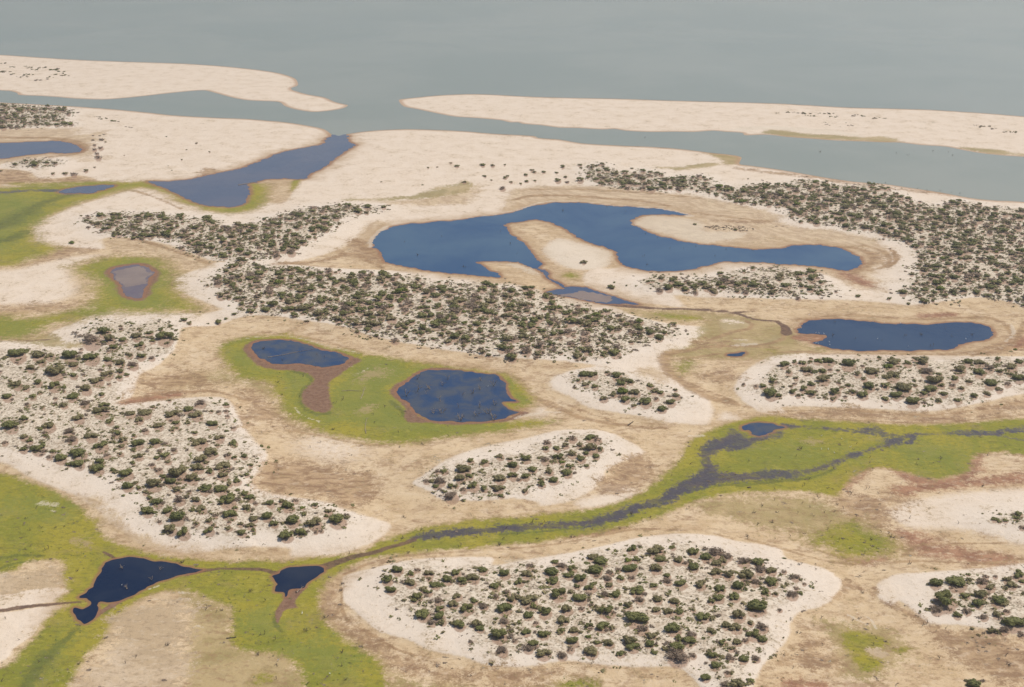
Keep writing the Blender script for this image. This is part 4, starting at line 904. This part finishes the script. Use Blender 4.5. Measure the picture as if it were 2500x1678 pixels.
labels = {}
for key in PATCH:
    idx = [i for i, q in enumerate(singles) if q[0] == key]
    if not idx: continue
    big = len(idx) > 40
    cells = positions(idx, 5 if big else 3, 5 if big else 3, [singles[i][1] for i in idx], [singles[i][2] for i in idx])
    bucket = {}
    for i, c in zip(idx, cells):
        q = singles[i]
        size = 'very large' if q[3] > 40 else 'large' if q[3] > 31 else 'mid-sized' if q[3] > 25 else 'small'
        bucket.setdefault((size, LOOK[q[4]], c), []).append(i)
    for (size, look, (row, colm)), ids in bucket.items():
        ids.sort(key=lambda i: singles[i][1])
        if key == 'PD': labels[ids[0]] = 'lone dark green bush with shadow at the bottom right edge of the sand'; continue
        for n, i in enumerate(ids):
            if len(ids) == 1: labels[i] = f"{size} {look} bush at the {row} {colm} of the {PATCH[key]}"
            elif len(ids) == 2: labels[i] = f"{'left' if n == 0 else 'right'} one of two {size} {look} bushes, {row} {colm} of {PATCH[key]}"
            else: labels[i] = f"{ORD[n]} {size} {look} bush from left, {row} {colm} of {PATCH[key]}"

for i, (key, u, v, w, kd) in enumerate(singles):
    x, y, z, W = place(u, v, w, kd)
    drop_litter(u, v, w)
    root = bpy.data.objects.new('bush', None); COL.objects.link(root)
    root.empty_display_size = .5
    root.location = (x, y, z - .05); root.rotation_euler = (0, 0, rng.uniform(-.5, .5) + (0 if rng.random() < .5 else math.pi))
    hz = rng.uniform(.6, .92) * (W / 2)
    root.scale = (W / 2 * rng.uniform(1.02, 1.3), W / 2 * rng.uniform(.85, 1.2), hz)
    tag(root, labels[i], 'bush', 'bushes of the sandy thickets')
    put('foliage', FOL[kd][int(rng.integers(len(FOL[kd])))], parent=root)
    put('stem', STEM[i % 4], parent=root)

# ---- the other bushes, as one mass
far = []
for key, u, v, w, kd in rest: far.append((*place(u, v, w, kd), kd)); drop_litter(u, v, w)
for u, v, w, kd in pts(FAR_TR):
    if v < 345:      # low creeping scrub along the dune crests
        for q in range(5): far.append((*place(u + rng.uniform(-.9, .9) * w, v + rng.uniform(-.14, .14) * w, w * rng.uniform(.28, .6), kd), kd if q else 'b'))
    else: far.append((*place(u, v, w * (.72 if v < 465 else .9), kd), kd)); drop_litter(u, v, w * .6)
for q in range(130):      # the oval of grey dead scrub on the lake's peninsula
    a_, r_ = rng.uniform(0, 6.28), math.sqrt(rng.uniform(0, 1)); tx, ty = 1945 + 205 * r_ * math.cos(a_), 524 + 22 * r_ * math.sin(a_) + .05 * 205 * r_ * math.cos(a_)
    far.append((*place(1200 + tx * TS, 400 + ty * TS, rng.uniform(3, 6), 'b'), 'b'))
for key, u, v, w, kd in items[:330]:      # ragged skirts of lower growth beside the bigger bushes
    for q in range(int(rng.integers(0, 4))):
        r_ = rng.random()
        far.append((*place(u + rng.choice([-1, 1]) * rng.uniform(.38, .75) * w, v + rng.uniform(-.25, .3) * w, w * rng.uniform(.28, .55), 'b'), 'b' if r_ < .5 else 'o' if r_ < .85 else 'g'))
taken = [(q[1], q[2], q[3]) for q in items] + [(q[0], q[1], q[2]) for q in pts(FAR_TR)]
tk = np.array(taken)

def scatter(poly, n, edge=0.0):
    lo, hi = poly.min(0) - edge, poly.max(0) + edge
    out = []
    while len(out) < n:
        q = rng.uniform(lo, hi, (4000, 2))
        q = q[seg_dist(poly, q[:, 0], q[:, 1]) > (rng.normal(0, edge / 2, len(q)) if edge else .3)]
        out.extend(q.tolist())
        if not len(q): break
    return np.array(out[:n])

def area(p): return abs(np.sum(p[:, 0] * np.roll(p[:, 1], -1) - p[:, 1] * np.roll(p[:, 0], -1))) / 2

DENS = {'P7': .115, 'P9': .10, 'P8': .08, 'PN': .11, 'PA': .06, 'P1': .03, 'P2': .045, 'P3': .035, 'P5': .035, 'P6': .03, 'P4': .03, 'PC': .01, 'PB': .01}
for key, poly in shrub_polys.items():
    small = key in ('P1', 'P2', 'P3', 'P4', 'P5', 'P6', 'PC', 'PB')
    vis = poly[(np.abs(poly[:, 0]) < 2000)]
    n = min(int(area(poly) * DENS[key]), 9000)
    q = scatter(poly, n, 3.0)
    if not len(q): continue
    u, v, d = frame(q[:, 0], q[:, 1])
    ok = (u > -450) & (u < 2950) & (v < 1760) & (v > 60)
    q, u, v, d = q[ok], u[ok], v[ok], d[ok]
    w = np.where(rng.random(len(q)) < .28, rng.uniform(2.6, 4.6, len(q)), rng.uniform(.8, 2.7, len(q))) if not small else rng.uniform(.7, 1.9, len(q))
    order = np.argsort(-w)
    kept = []
    cell = {}
    for i in order:
        px = w[i] * FPX / d[i]
        if np.min(np.hypot(tk[:, 0] - u[i], (tk[:, 1] - v[i]) * 1.6) - (tk[:, 2] + px) * .42) < 0: continue
        cx, cy = int(q[i, 0] // 5), int(q[i, 1] // 5); bad = False
        for a in (-1, 0, 1):
            for b in (-1, 0, 1):
                for (ox, oy, ow) in cell.get((cx + a, cy + b), ()):
                    if (ox - q[i, 0]) ** 2 + (oy - q[i, 1]) ** 2 < ((ow + w[i]) * .36) ** 2: bad = True
        if bad: continue
        cell.setdefault((cx, cy), []).append((q[i, 0], q[i, 1], w[i]))
        r_ = rng.random()
        kd = ('g' if r_ < .50 else 'o' if r_ < .80 else 'y' if r_ < .83 else 'b') if not small else ('g' if r_ < .2 else 'o' if r_ < .55 else 'b')
        x, y, z = at(u[i], v[i])
        far.append((x, y, z, w[i], kd))
        if w[i] > 1.6: drop_litter(u[i], v[i] - px * .17, px * .9)

def mass(name, lst, lib, zs=(.55, .9)):
    VV, FF, TT, MM = [], [], [], []; k = 0
    kinds = 'goyb'
    for x, y, z, W, kd in lst:
        v, f, t = lib[kd][int(rng.integers(len(lib[kd])))]
        a = rng.uniform(-.6, .6) + (math.pi if rng.random() < .5 else 0); c, s = math.cos(a), math.sin(a)
        p = v * (W / 2 * rng.uniform(1.0, 1.35), W / 2 * rng.uniform(.8, 1.2), W / 2 * rng.uniform(*zs))
        VV.append(np.column_stack([p[:, 0] * c - p[:, 1] * s + x, p[:, 0] * s + p[:, 1] * c + y, p[:, 2] + z - .06]))
        FF.append(f + k); k += len(v); TT.append(np.clip(t * .8 + rng.uniform(-.15, .35), 0, 1)); MM.append(np.full(len(f), kinds.index(kd)))
    V_, F_, T_, M_ = map(np.concatenate, (VV, FF, TT, MM))
    me = clean_mesh(name, V_, F_, [FM[c] for c in kinds], T_)
    tri = F_[:, 2] == F_[:, 3]
    me.polygons.foreach_set('material_index', np.concatenate([M_[tri], M_[~tri]]).astype(np.int32))
    return put(name, me)

print('far bushes', len(far))
tag(mass('shrub_cover', far, FAR), 'dark green, olive and brown bushes covering the farther sandy hummocks', 'shrubs', kind='stuff')

# ---- low undergrowth between the bushes and dry tufts on the flats
def tuft_lib(kind):
    out = []
    for q in range(6):
        n = 7
        a = rng.uniform(0, 6.28, n); d = rng.uniform(.1, .8, n)
        p = np.stack([np.cos(a) * d, np.sin(a) * d, rng.uniform(.2, .6, n)], 1)
        nr = rng.normal(size=(n, 3)); nr[:, 2] = np.abs(nr[:, 2]) + .3; nr /= np.linalg.norm(nr, axis=1)[:, None]
        t = np.cross(nr, rng.normal(size=(n, 3))); t /= np.linalg.norm(t, axis=1)[:, None]; b = np.cross(nr, t)
        s = rng.uniform(.4, .8, n)[:, None]; w = s * rng.uniform(.35, .8, n)[:, None]
        v = np.stack([p + t * s, p + b * w, p - t * s, p - b * w], 1).reshape(-1, 3); v[:, 2] = np.maximum(v[:, 2], 0.02)
        out.append((v, np.arange(4 * n).reshape(-1, 4), rng.uniform(0, 1, 4 * n)))
    return out
TUFT = {kd: tuft_lib(kd) for kd in 'goyb'}
low = []
for key, poly in shrub_polys.items():
    near = key in ('P1', 'P2', 'P3', 'P4', 'P5', 'P6', 'PC')
    q = scatter(poly, min(int(area(poly) * (3.0 if near else 1.3)), 34000), 6.0)
    if not len(q): continue
    u, v, d = frame(q[:, 0], q[:, 1]); ok = (u > -350) & (u < 2850) & (v < 1740) & (v > 60)
    clump = np.sin(q[:, 0] * .31 + 2 * np.sin(q[:, 1] * .23)) * np.sin(q[:, 1] * .29 + 1.5 * np.sin(q[:, 0] * .19))
    ok &= rng.random(len(q)) < .55 + .6 * clump
    for x, y, uu, vv in zip(q[ok, 0], q[ok, 1], u[ok], v[ok]):
        X, Y, Z = at(uu, vv)
        r_ = rng.random()
        low.append((X, Y, Z, rng.uniform(.16, .55) if near and r_ > .12 else rng.uniform(.4, 1.5), ('g' if r_ < .05 else 'o' if r_ < .30 else 'b') if near else ('g' if r_ < .16 else 'o' if r_ < .60 else 'b')))
print('undergrowth', len(low))
tag(mass('undergrowth', low, TUFT, (.5, .9)), 'low dry undergrowth and twigs speckling the sand between the bushes', 'undergrowth', kind='stuff')

dry = []
u = rng.uniform(-60, 2560, 60000); v = rng.uniform(150, 1740, 60000)
v = 150 + 1590 * np.sqrt((v - 150) / 1590)
okd = (val('pond', u, v) < -1.5) & (val('lagoon', u, v) < -4) & (val('shrub', u, v) < -2) & (val('marsh', u, v) < 0)
pr = .012 + .10 * (val('brown', u, v) > -.6) + .05 * (val('tan', u, v) > 0) + .05 * (val('cream', u, v) < 0) - .035 * (val('green', u, v) > .5) + .06 * (val('bare', u, v) > 0) + .05 * (val('red', u, v) > -.5)
X0, Y0 = ground(u, v)
band = np.sin(X0 * .09 + 2 * np.sin(Y0 * .05)) * np.sin(Y0 * .13 + np.sin(X0 * .07)) + .6 * np.sin(Y0 * .4 + np.sin(X0 * .11) * 2)
okd &= rng.random(len(u)) < pr * (1 + 1.1 * band)
for uu, vv in zip(u[okd], v[okd]):
    X, Y, Z = at(uu, vv); dry.append((X, Y, Z, rng.uniform(.25, .7) if rng.random() < .9 else rng.uniform(.7, 1.3), 'b'))
print('dry tufts', len(dry))
tag(mass('dry_tufts', dry, TUFT, (.12, .35)), 'small brown tufts and litter strewn over the bare flats', 'dry plants', kind='stuff')

gr = []
u = rng.uniform(-60, 2560, 90000); v = 420 + 1330 * np.sqrt(rng.uniform(0, 1, 90000))
gsd = val('green', u, v)
okd = (gsd > -1.2) & (val('pond', u, v) < -.6) & (val('bare', u, v) < 0) & (val('shrub', u, v) < -3)
X0, Y0 = ground(u, v)
band = np.sin(X0 * .12 + 2.3 * np.sin(Y0 * .08)) * np.sin(Y0 * .15 + 1.4 * np.sin(X0 * .1)) + .7 * np.sin(X0 * .5 + Y0 * .33) * np.sin(Y0 * .6)
okd &= rng.random(len(u)) < .16 + .22 * band
for uu, vv in zip(u[okd], v[okd]):
    X, Y, Z = at(uu, vv); r_ = rng.random(); gr.append((X, Y, Z, rng.uniform(.25, .7) if r_ > .06 else rng.uniform(.7, 1.2), 'y' if r_ > .72 else 'o' if r_ > .35 else 'g' if r_ > .12 else 'b'))
print('marsh tufts', len(gr))
tag(mass('marsh_grass', gr, TUFT, (.2, .6)), 'short green and olive grass tufts over the marshy ground', 'grass', kind='stuff')

# ------------------------------------------------------------------ dead snags, logs, birds
ks = NT('dead_wood')
gs = ks.n('ShaderNodeNewGeometry'); oi = ks.n('ShaderNodeObjectInfo')
ks.L(ks.mix(ks.ss(ks.noise(gs.outputs['Position'], 3, 4), .3, .7), (.06, .048, .038), (.13, .10, .075)), ks.b.inputs['Base Color']); ks.b.inputs['Roughness'].default_value = .95
kp = NT('bleached_wood')
gp = kp.n('ShaderNodeNewGeometry')
kp.L(kp.mix(kp.ss(kp.noise(gp.outputs['Position'], 3, 4), .3, .7), (.22, .17, .125), (.37, .29, .22)), kp.b.inputs['Base Color']); kp.b.inputs['Roughness'].default_value = .95

def snag_mesh(r, mat, tall, spread):
    parts = []
    def grow(p, d, ln, rad, depth):
        q = p + d * ln
        parts.append(tube(p, q, rad, rad * .55, 4))
        if depth == 0: return
        for _ in range(int(r.integers(2, 4))):
            e = d + r.normal(0, spread, 3); e[2] = abs(e[2]) * .8 + .1; e /= np.linalg.norm(e)
            grow(p + d * ln * r.uniform(.55, 1.0), e, ln * r.uniform(.55, .8), rad * .58, depth - 1)
    for _ in range(int(r.integers(1, 4))):
        d = np.array([r.normal() * spread, r.normal() * spread, 1.0]); d /= np.linalg.norm(d)
        grow(np.array([r.normal() * .1, r.normal() * .1, -.15]), d, tall, .062 + .03 * (tall > 1), 2)
    v, f = join(parts)
    return mesh_np('dead_snag', v, f, mat)
SN_D = [snag_mesh(rng, ks.m, .55, .75) for _ in range(7)]
SN_P = [snag_mesh(rng, kp.m, 1.1, .4) for _ in range(5)]

SNAGS = [
 ('right marsh and plain', 'd', """C4 300,1400 335,1445 515,1420 590,1450 610,1520 715,1500 785,1495 325,1498 130,1500 1005,1405 1055,1305 930,1350 970,1525 500,1500 810,1430 40,1350 310,1315 545,1275 740,1300 890,1170 585,1230 1075,1050 790,1140 480,1035 355,1055
  90,1080 1470,1110 1660,1065 2045,1035 1075,765 960,940 510,975 2000,1280 870,1460 200,1445 650,1370 1100,1155 1640,1340 1150,1430 50,1240 C3 1615,1105 1690,995 1460,1200"""),
 ('lower right mudflat', 'd', """D4 730,270 755,210 835,355 1035,465 775,345 430,325 555,318 285,215 165,235 1265,340 1180,290 1090,350 925,430 700,1205 630,1060 1120,1215 1135,1160 515,560 1010,790 680,1000 440,1020 1000,1000 370,1290 460,1410 1640,1335 1700,1090 1540,1040
  2200,1370 2175,1290 300,345 75,330 500,1120 1290,1545 1420,190 1800,220 1400,555"""),
 ('the green channel banks', 'd', """D3 435,210 55,400 920,270 1040,265 660,340 555,380 830,280 380,350 90,350 1295,175 1225,190 1330,80 335,215 800,215 1140,150 1605,105 2280,215 2165,235 210,320 115,265 2080,335 310,1420 D2 2060,400 1890,340 1745,410 1430,290 1360,415 1270,360 860,470 1320,470 1500,515 1480,455"""),
 ('bottom green marsh', 'd', """D2 780,725 770,775 425,785 655,990 480,1100 235,1168 770,1385 310,1245 150,1125 195,1195 820,1495 250,1385 1290,180 500,1530 250,1495 100,1300 165,855 45,780 790,1270 D1 390,430 450,260 515,255 235,280 215,185 255,415 480,440 295,103 325,255 625,615 1490,545 2035,780 1960,950 1680,910 1800,935
  50,1000 320,1350 650,1370 1105,1310 20,1520 1770,950 1885,625 2020,675 1355,1220 160,1170 1020,1370"""),
 ('middle green basin', 'd', "C2 475,390 435,555 260,435 290,540 735,605 1135,640 1045,700 1250,840 720,820 1045,770 790,575 1650,875 1440,945 530,970 600,925 270,1150 1005,1165 1255,965 820,1155"),
 ('round blue pond', 'p', "C2 1400,410 1645,420 1600,470 1500,495 1470,540 1395,520 1910,500 1905,650 1590,600 1730,650 2025,625 2020,470 1530,695 1600,695 1970,700 1850,530 1310,555 1880,715 1920,430 1760,550 1745,745 2015,740"),
 ('oval blue pond', 'd', "C2 585,220 300,260 150,170 460,225 570,310 650,240"),
 ('dark triangular pond', 'p', "D1 1000,600 1235,690 1305,615 1040,765"),
 ('big winding lake', 'd', "B3 1255,570 1350,605 1570,690 1450,690 1660,670 70,550 150,650 580,380 1090,390 940,350 200,730 1265,820 1905,700 1810,750 2120,700 1245,750 B2 2150,650 1600,590 1780,840 1400,750 1300,640"),
 ('long blue pond at right', 'd', "B4 800,1290 950,1430 1180,1445 1360,1405 1490,1390 1460,1330 1750,1405 1915,1400 1590,1480 1700,1340 780,1400"),
 ('grey lagoon channel', 'd', "A4 675,1235 1720,1238 1750,1265 1590,1230 1300,1245 1395,1260 A3 1250,1120 B4 1205,150 1465,195 1545,205 1645,215 1750,230 1810,240"),
]
for zone, tone, s in SNAGS:
    P = [(q[0], q[1]) for q in pts(s)]
    big = len(P) > 12
    cells = positions(P, 5 if big else 3, 5 if big else 3, [p[0] for p in P], [p[1] for p in P])
    bucket = {}
    for i, c in enumerate(cells): bucket.setdefault(c, []).append(i)
    lab = {}
    word = 'bleached dead tree' if tone == 'p' else 'dark dead snag'
    for (row, colm), ids in bucket.items():
        ids.sort(key=lambda i: P[i][0])
        for n, i in enumerate(ids):
            pre = '' if len(ids) == 1 else ('left one of two ' if n == 0 else 'right one of two ') if len(ids) == 2 else f'{ORD[n]} '
            post = ' from left' if len(ids) > 2 else ''
            lab[i] = f"{pre}{word}{'s' if len(ids) == 2 else ''}{post}, {row} {colm} of {zone}"
    for i, (u, v) in enumerate(P):
        x, y, z = at(np.float64(u), np.float64(v + 3))
        if val('pond', np.array([u]), np.array([v]))[0] > 0 or val('lagoon', np.array([u]), np.array([v]))[0] > 0: z = 0.0
        lib = SN_P if tone == 'p' else SN_D
        o = put('dead_snag', lib[int(rng.integers(len(lib)))], (float(x), float(y), float(z)))
        sc = (.62 if 'triangular' in zone else 1) * rng.uniform(.75, 1.25) * (1.0 + .15 * max(0, (y - 250) / 250))
        o.rotation_euler = (rng.normal() * .12, rng.normal() * .12, rng.uniform(0, 6.28)); o.scale = (sc, sc, sc)
        tag(o, lab[i], 'dead tree', 'drowned dead trees and stumps')

def log(name, path, rad, mat, label, twigs=True):
    q = pts(path); P = []
    for p in q:
        x, y, z = at(np.float64(p[0]), np.float64(p[1])); P.append(np.array([float(x), float(y), max(float(z), 0.02) + rad * .7]))
    parts = []
    for i in range(len(P) - 1):
        f0 = 1 - .6 * i / (len(P) - 1); f1 = 1 - .6 * (i + 1) / (len(P) - 1)
        parts.append(tube(P[i], P[i + 1], rad * f0, rad * f1, 7))
        if twigs:
            m = P[i] * .4 + P[i + 1] * .6; d = P[i + 1] - P[i]
            for sgn in (-1, 1):
                e = np.array([d[0] * .5 - sgn * d[1] * .35, d[1] * .5 + sgn * d[0] * .35, .5]); parts.append(tube(m, m + e * .6, rad * .45 * f1, rad * .12, 5))
    o0 = P[0].copy(); v, f = join(parts)
    tag(put(name, mesh_np(name, v - o0, f, mat), tuple(o0)), label, 'log', 'fallen dead trunks')
log('fallen_log', "C2 935,585 955,540 965,500 978,485", .10, kp.m, 'pale fallen branching trunk on the green flat between the two ponds')
log('fallen_log', "C2 980,865 972,825 978,770 990,735", .10, kp.m, 'pale thin fallen trunk at the lower green edge of the basin')
log('fallen_log', "C2 180,246 300,232 430,205 560,178", .10, kp.m, 'long pale trunk floating across the oval blue pond', False)
log('fallen_log', "C3 1112,798 1135,782 1155,768", .2, ks.m, 'short dark log on the beige flat left of the grey-green marsh')
log('fallen_log', "D1 1845,1172 1885,1168 1925,1163", .14, ks.m, 'dark log lying on the bottom green marsh')
log('fallen_log', "C2 780,518 850,514 940,520", .10, kp.m, 'pale slender log lying crosswise left of the branching trunk')
log('fallen_log', "D2 415,800 435,780 470,750", .12, kp.m, 'pale branch at the lower right bank of the small dark pond')
log('fallen_log', "B2 -60,180 20,162 80,152", .2, kp.m, 'pale driftwood trunk on the green tip beside the slate inlet', False)

kw = NT('white_feathers'); kw.b.inputs['Base Color'].default_value = (.82, .82, .80, 1); kw.b.inputs['Roughness'].default_value = .7
kl = NT('dark_legs'); kl.b.inputs['Base Color'].default_value = (.05, .045, .03, 1)
ky = NT('yellow_bill'); ky.b.inputs['Base Color'].default_value = (.6, .4, .06, 1)
def egret_meshes():
    import bmesh
    bm = bmesh.new()
    # body, S-shaped neck and head as one swept surface
    spine = [((-.34, 0, .42), .015), ((-.22, 0, .46), .07), ((-.05, 0, .52), .12), ((.10, 0, .58), .115), ((.20, 0, .66), .065), ((.26, 0, .78), .04), ((.22, 0, .90), .035), ((.25, 0, 1.0), .037), ((.32, 0, 1.03), .045), ((.39, 0, 1.02), .02)]
    rings = []
    for i, (c, r) in enumerate(spine):
        a = np.array(spine[max(i - 1, 0)][0]); b = np.array(spine[min(i + 1, len(spine) - 1)][0]); d = (b - a) / np.linalg.norm(b - a)
        s = np.cross(d, (0, 1, 0)); ring = []
        for k in range(8):
            t = k * math.pi / 4; p = np.array(c) + r * (math.cos(t) * np.array((0, 1, 0)) * .85 + math.sin(t) * s); ring.append(bm.verts.new(p))
        rings.append(ring)
    for A_, B_ in zip(rings, rings[1:]):
        for k in range(8): bm.faces.new((A_[k], A_[(k + 1) % 8], B_[(k + 1) % 8], B_[k]))
    bm.faces.new(rings[0][::-1]); bm.faces.new(rings[-1])
    me = bpy.data.meshes.new('egret'); bm.to_mesh(me); bm.free(); me.materials.append(kw.m)
    v, f = join([tube((.38, 0, 1.02), (.52, 0, 1.0), .018, .004, 5)]); bill = mesh_np('bill', v, f, ky.m)
    legs = []
    for sg in (-1, 1):
        v, f = join([tube((.0, .05 * sg, .46), (-.03, .05 * sg, .24), .018, .012, 5), tube((-.03, .05 * sg, .24), (.01, .05 * sg, 0), .012, .01, 5), tube((.01, .05 * sg, .005), (.09, .05 * sg, .005), .012, .006, 4)])
        legs.append(mesh_np('leg', v, f, kl.m))
    return me, bill, legs
EG, BILL, LEGS = egret_meshes()
BIRDS = [('D2 265,1357', 'white bird on the bare brown patch of the bottom marsh'), ('D2 685,1468', 'white bird lowest down on the bottom green marsh'), ('D2 460,975', 'white bird on green grass below the small dark pond'),
 ('D1 995,758', 'white bird in the dark triangular pond'), ('C2 1970,497', 'white bird in the round blue pond'),
 ('C4 685,890', 'white bird at the back of the green marsh islet, beside bare soil'), ('C4 685,1000', 'left of two white birds side by side on the marsh islet'), ('C4 740,1000', 'right of two white birds side by side on the marsh islet'),
 ('C4 790,1028', 'white bird at the front edge of the marsh islet'), ('C4 920,980', 'white bird at the right of the marsh islet, front side'), ('C4 850,915', 'white bird in the middle back of the marsh islet'),
 ('B4 585,1238', 'white bird on the olive bank above the long blue pond'), ('B4 640,1385', 'leftmost white bird in the row above the red spit of the long pond'), ('B4 665,1388', 'middle white bird in the row above the red spit of the long pond'),
 ('B4 705,1393', 'white bird at the tip of the red spit, long pond'), ('B4 520,1350', 'white bird at the left end shore of the long pond, lower of two'), ('B4 510,1333', 'white bird at the left end shore of the long pond, upper of two'),
 ('B4 640,1468', 'left white bird in the inlet below the red spit'), ('B4 658,1471', 'right white bird in the inlet below the red spit'), ('B4 750,1466', 'upper of two white birds in the lower left corner of the long pond'),
 ('B4 752,1484', 'lower of two white birds in the lower left corner of the long pond'), ('B4 1860,1438', 'white bird at the right end of the long pond'), ('B4 1140,1440', 'white bird in the middle of the long pond'),
 ('B4 1330,1306', 'white bird at the far shore of the long pond, rightmost there'), ('B4 1105,1292', 'white bird at the far shore of the long pond, leftmost there'), ('B4 1195,1299', 'white bird at the far shore of the long pond, middle one there'),
 ('B4 1390,1502', 'white bird at the near shore of the long pond')]
for s, lab in BIRDS:
    u, v = pts(s)[0]
    x, y, z = at(np.float64(u), np.float64(v))
    if val('pond', np.array([u]), np.array([v]))[0] > 0: z = .02
    o = put('egret', EG, (float(x), float(y), float(z))); o.rotation_euler = (0, 0, rng.uniform(0, 6.28)); o.scale = (.72, .72, .72); tag(o, lab, 'bird', 'white birds at the ponds')
    put('bill', BILL, parent=o)
    for lm in LEGS: put('leg', lm, parent=o)

# ------------------------------------------------------------------ link the ground sheet (needs the litter under the bushes)
idx = np.arange(nV * nU).reshape(nV, nU)
quads = np.stack([idx[1:, :-1], idx[1:, 1:], idx[:-1, 1:], idx[:-1, :-1]], -1).reshape(-1, 4)
gme = mesh_np('ground', np.column_stack([WX.ravel(), WY.ravel(), WZ.ravel()]), quads, ground_material(), True)
for nm, dt in A.items(): attr(gme, nm, dt)
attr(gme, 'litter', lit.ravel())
tag(put('ground', gme), kind='structure')

# ------------------------------------------------------------------ haze
HAZE = True
if HAZE:
    lo = np.array([WX.min() - 60, min(-120.0, WY.min() - 60), -1.6]); hi = np.array([WX.max() + 60, WY.max() + 60, CAM_H + 10])
    c = np.array([[x, y, z] for x in (lo[0], hi[0]) for y in (lo[1], hi[1]) for z in (lo[2], hi[2])])
    f = np.array([[0, 1, 3, 2], [4, 6, 7, 5], [0, 4, 5, 1], [2, 3, 7, 6], [0, 2, 6, 4], [1, 5, 7, 3]])
    hm = bpy.data.materials.new('pale_air'); hm.use_nodes = True
    ht = hm.node_tree
    for n in list(ht.nodes): ht.nodes.remove(n)
    pv = ht.nodes.new('ShaderNodeVolumePrincipled'); pv.inputs['Color'].default_value = (.90, .90, .90, 1); pv.inputs['Density'].default_value = .0002
    pv.inputs['Anisotropy'].default_value = .3
    ou = ht.nodes.new('ShaderNodeOutputMaterial'); ht.links.new(pv.outputs[0], ou.inputs['Volume'])
    tag(put('haze', mesh_np('haze', c, f, hm)), kind='stuff')
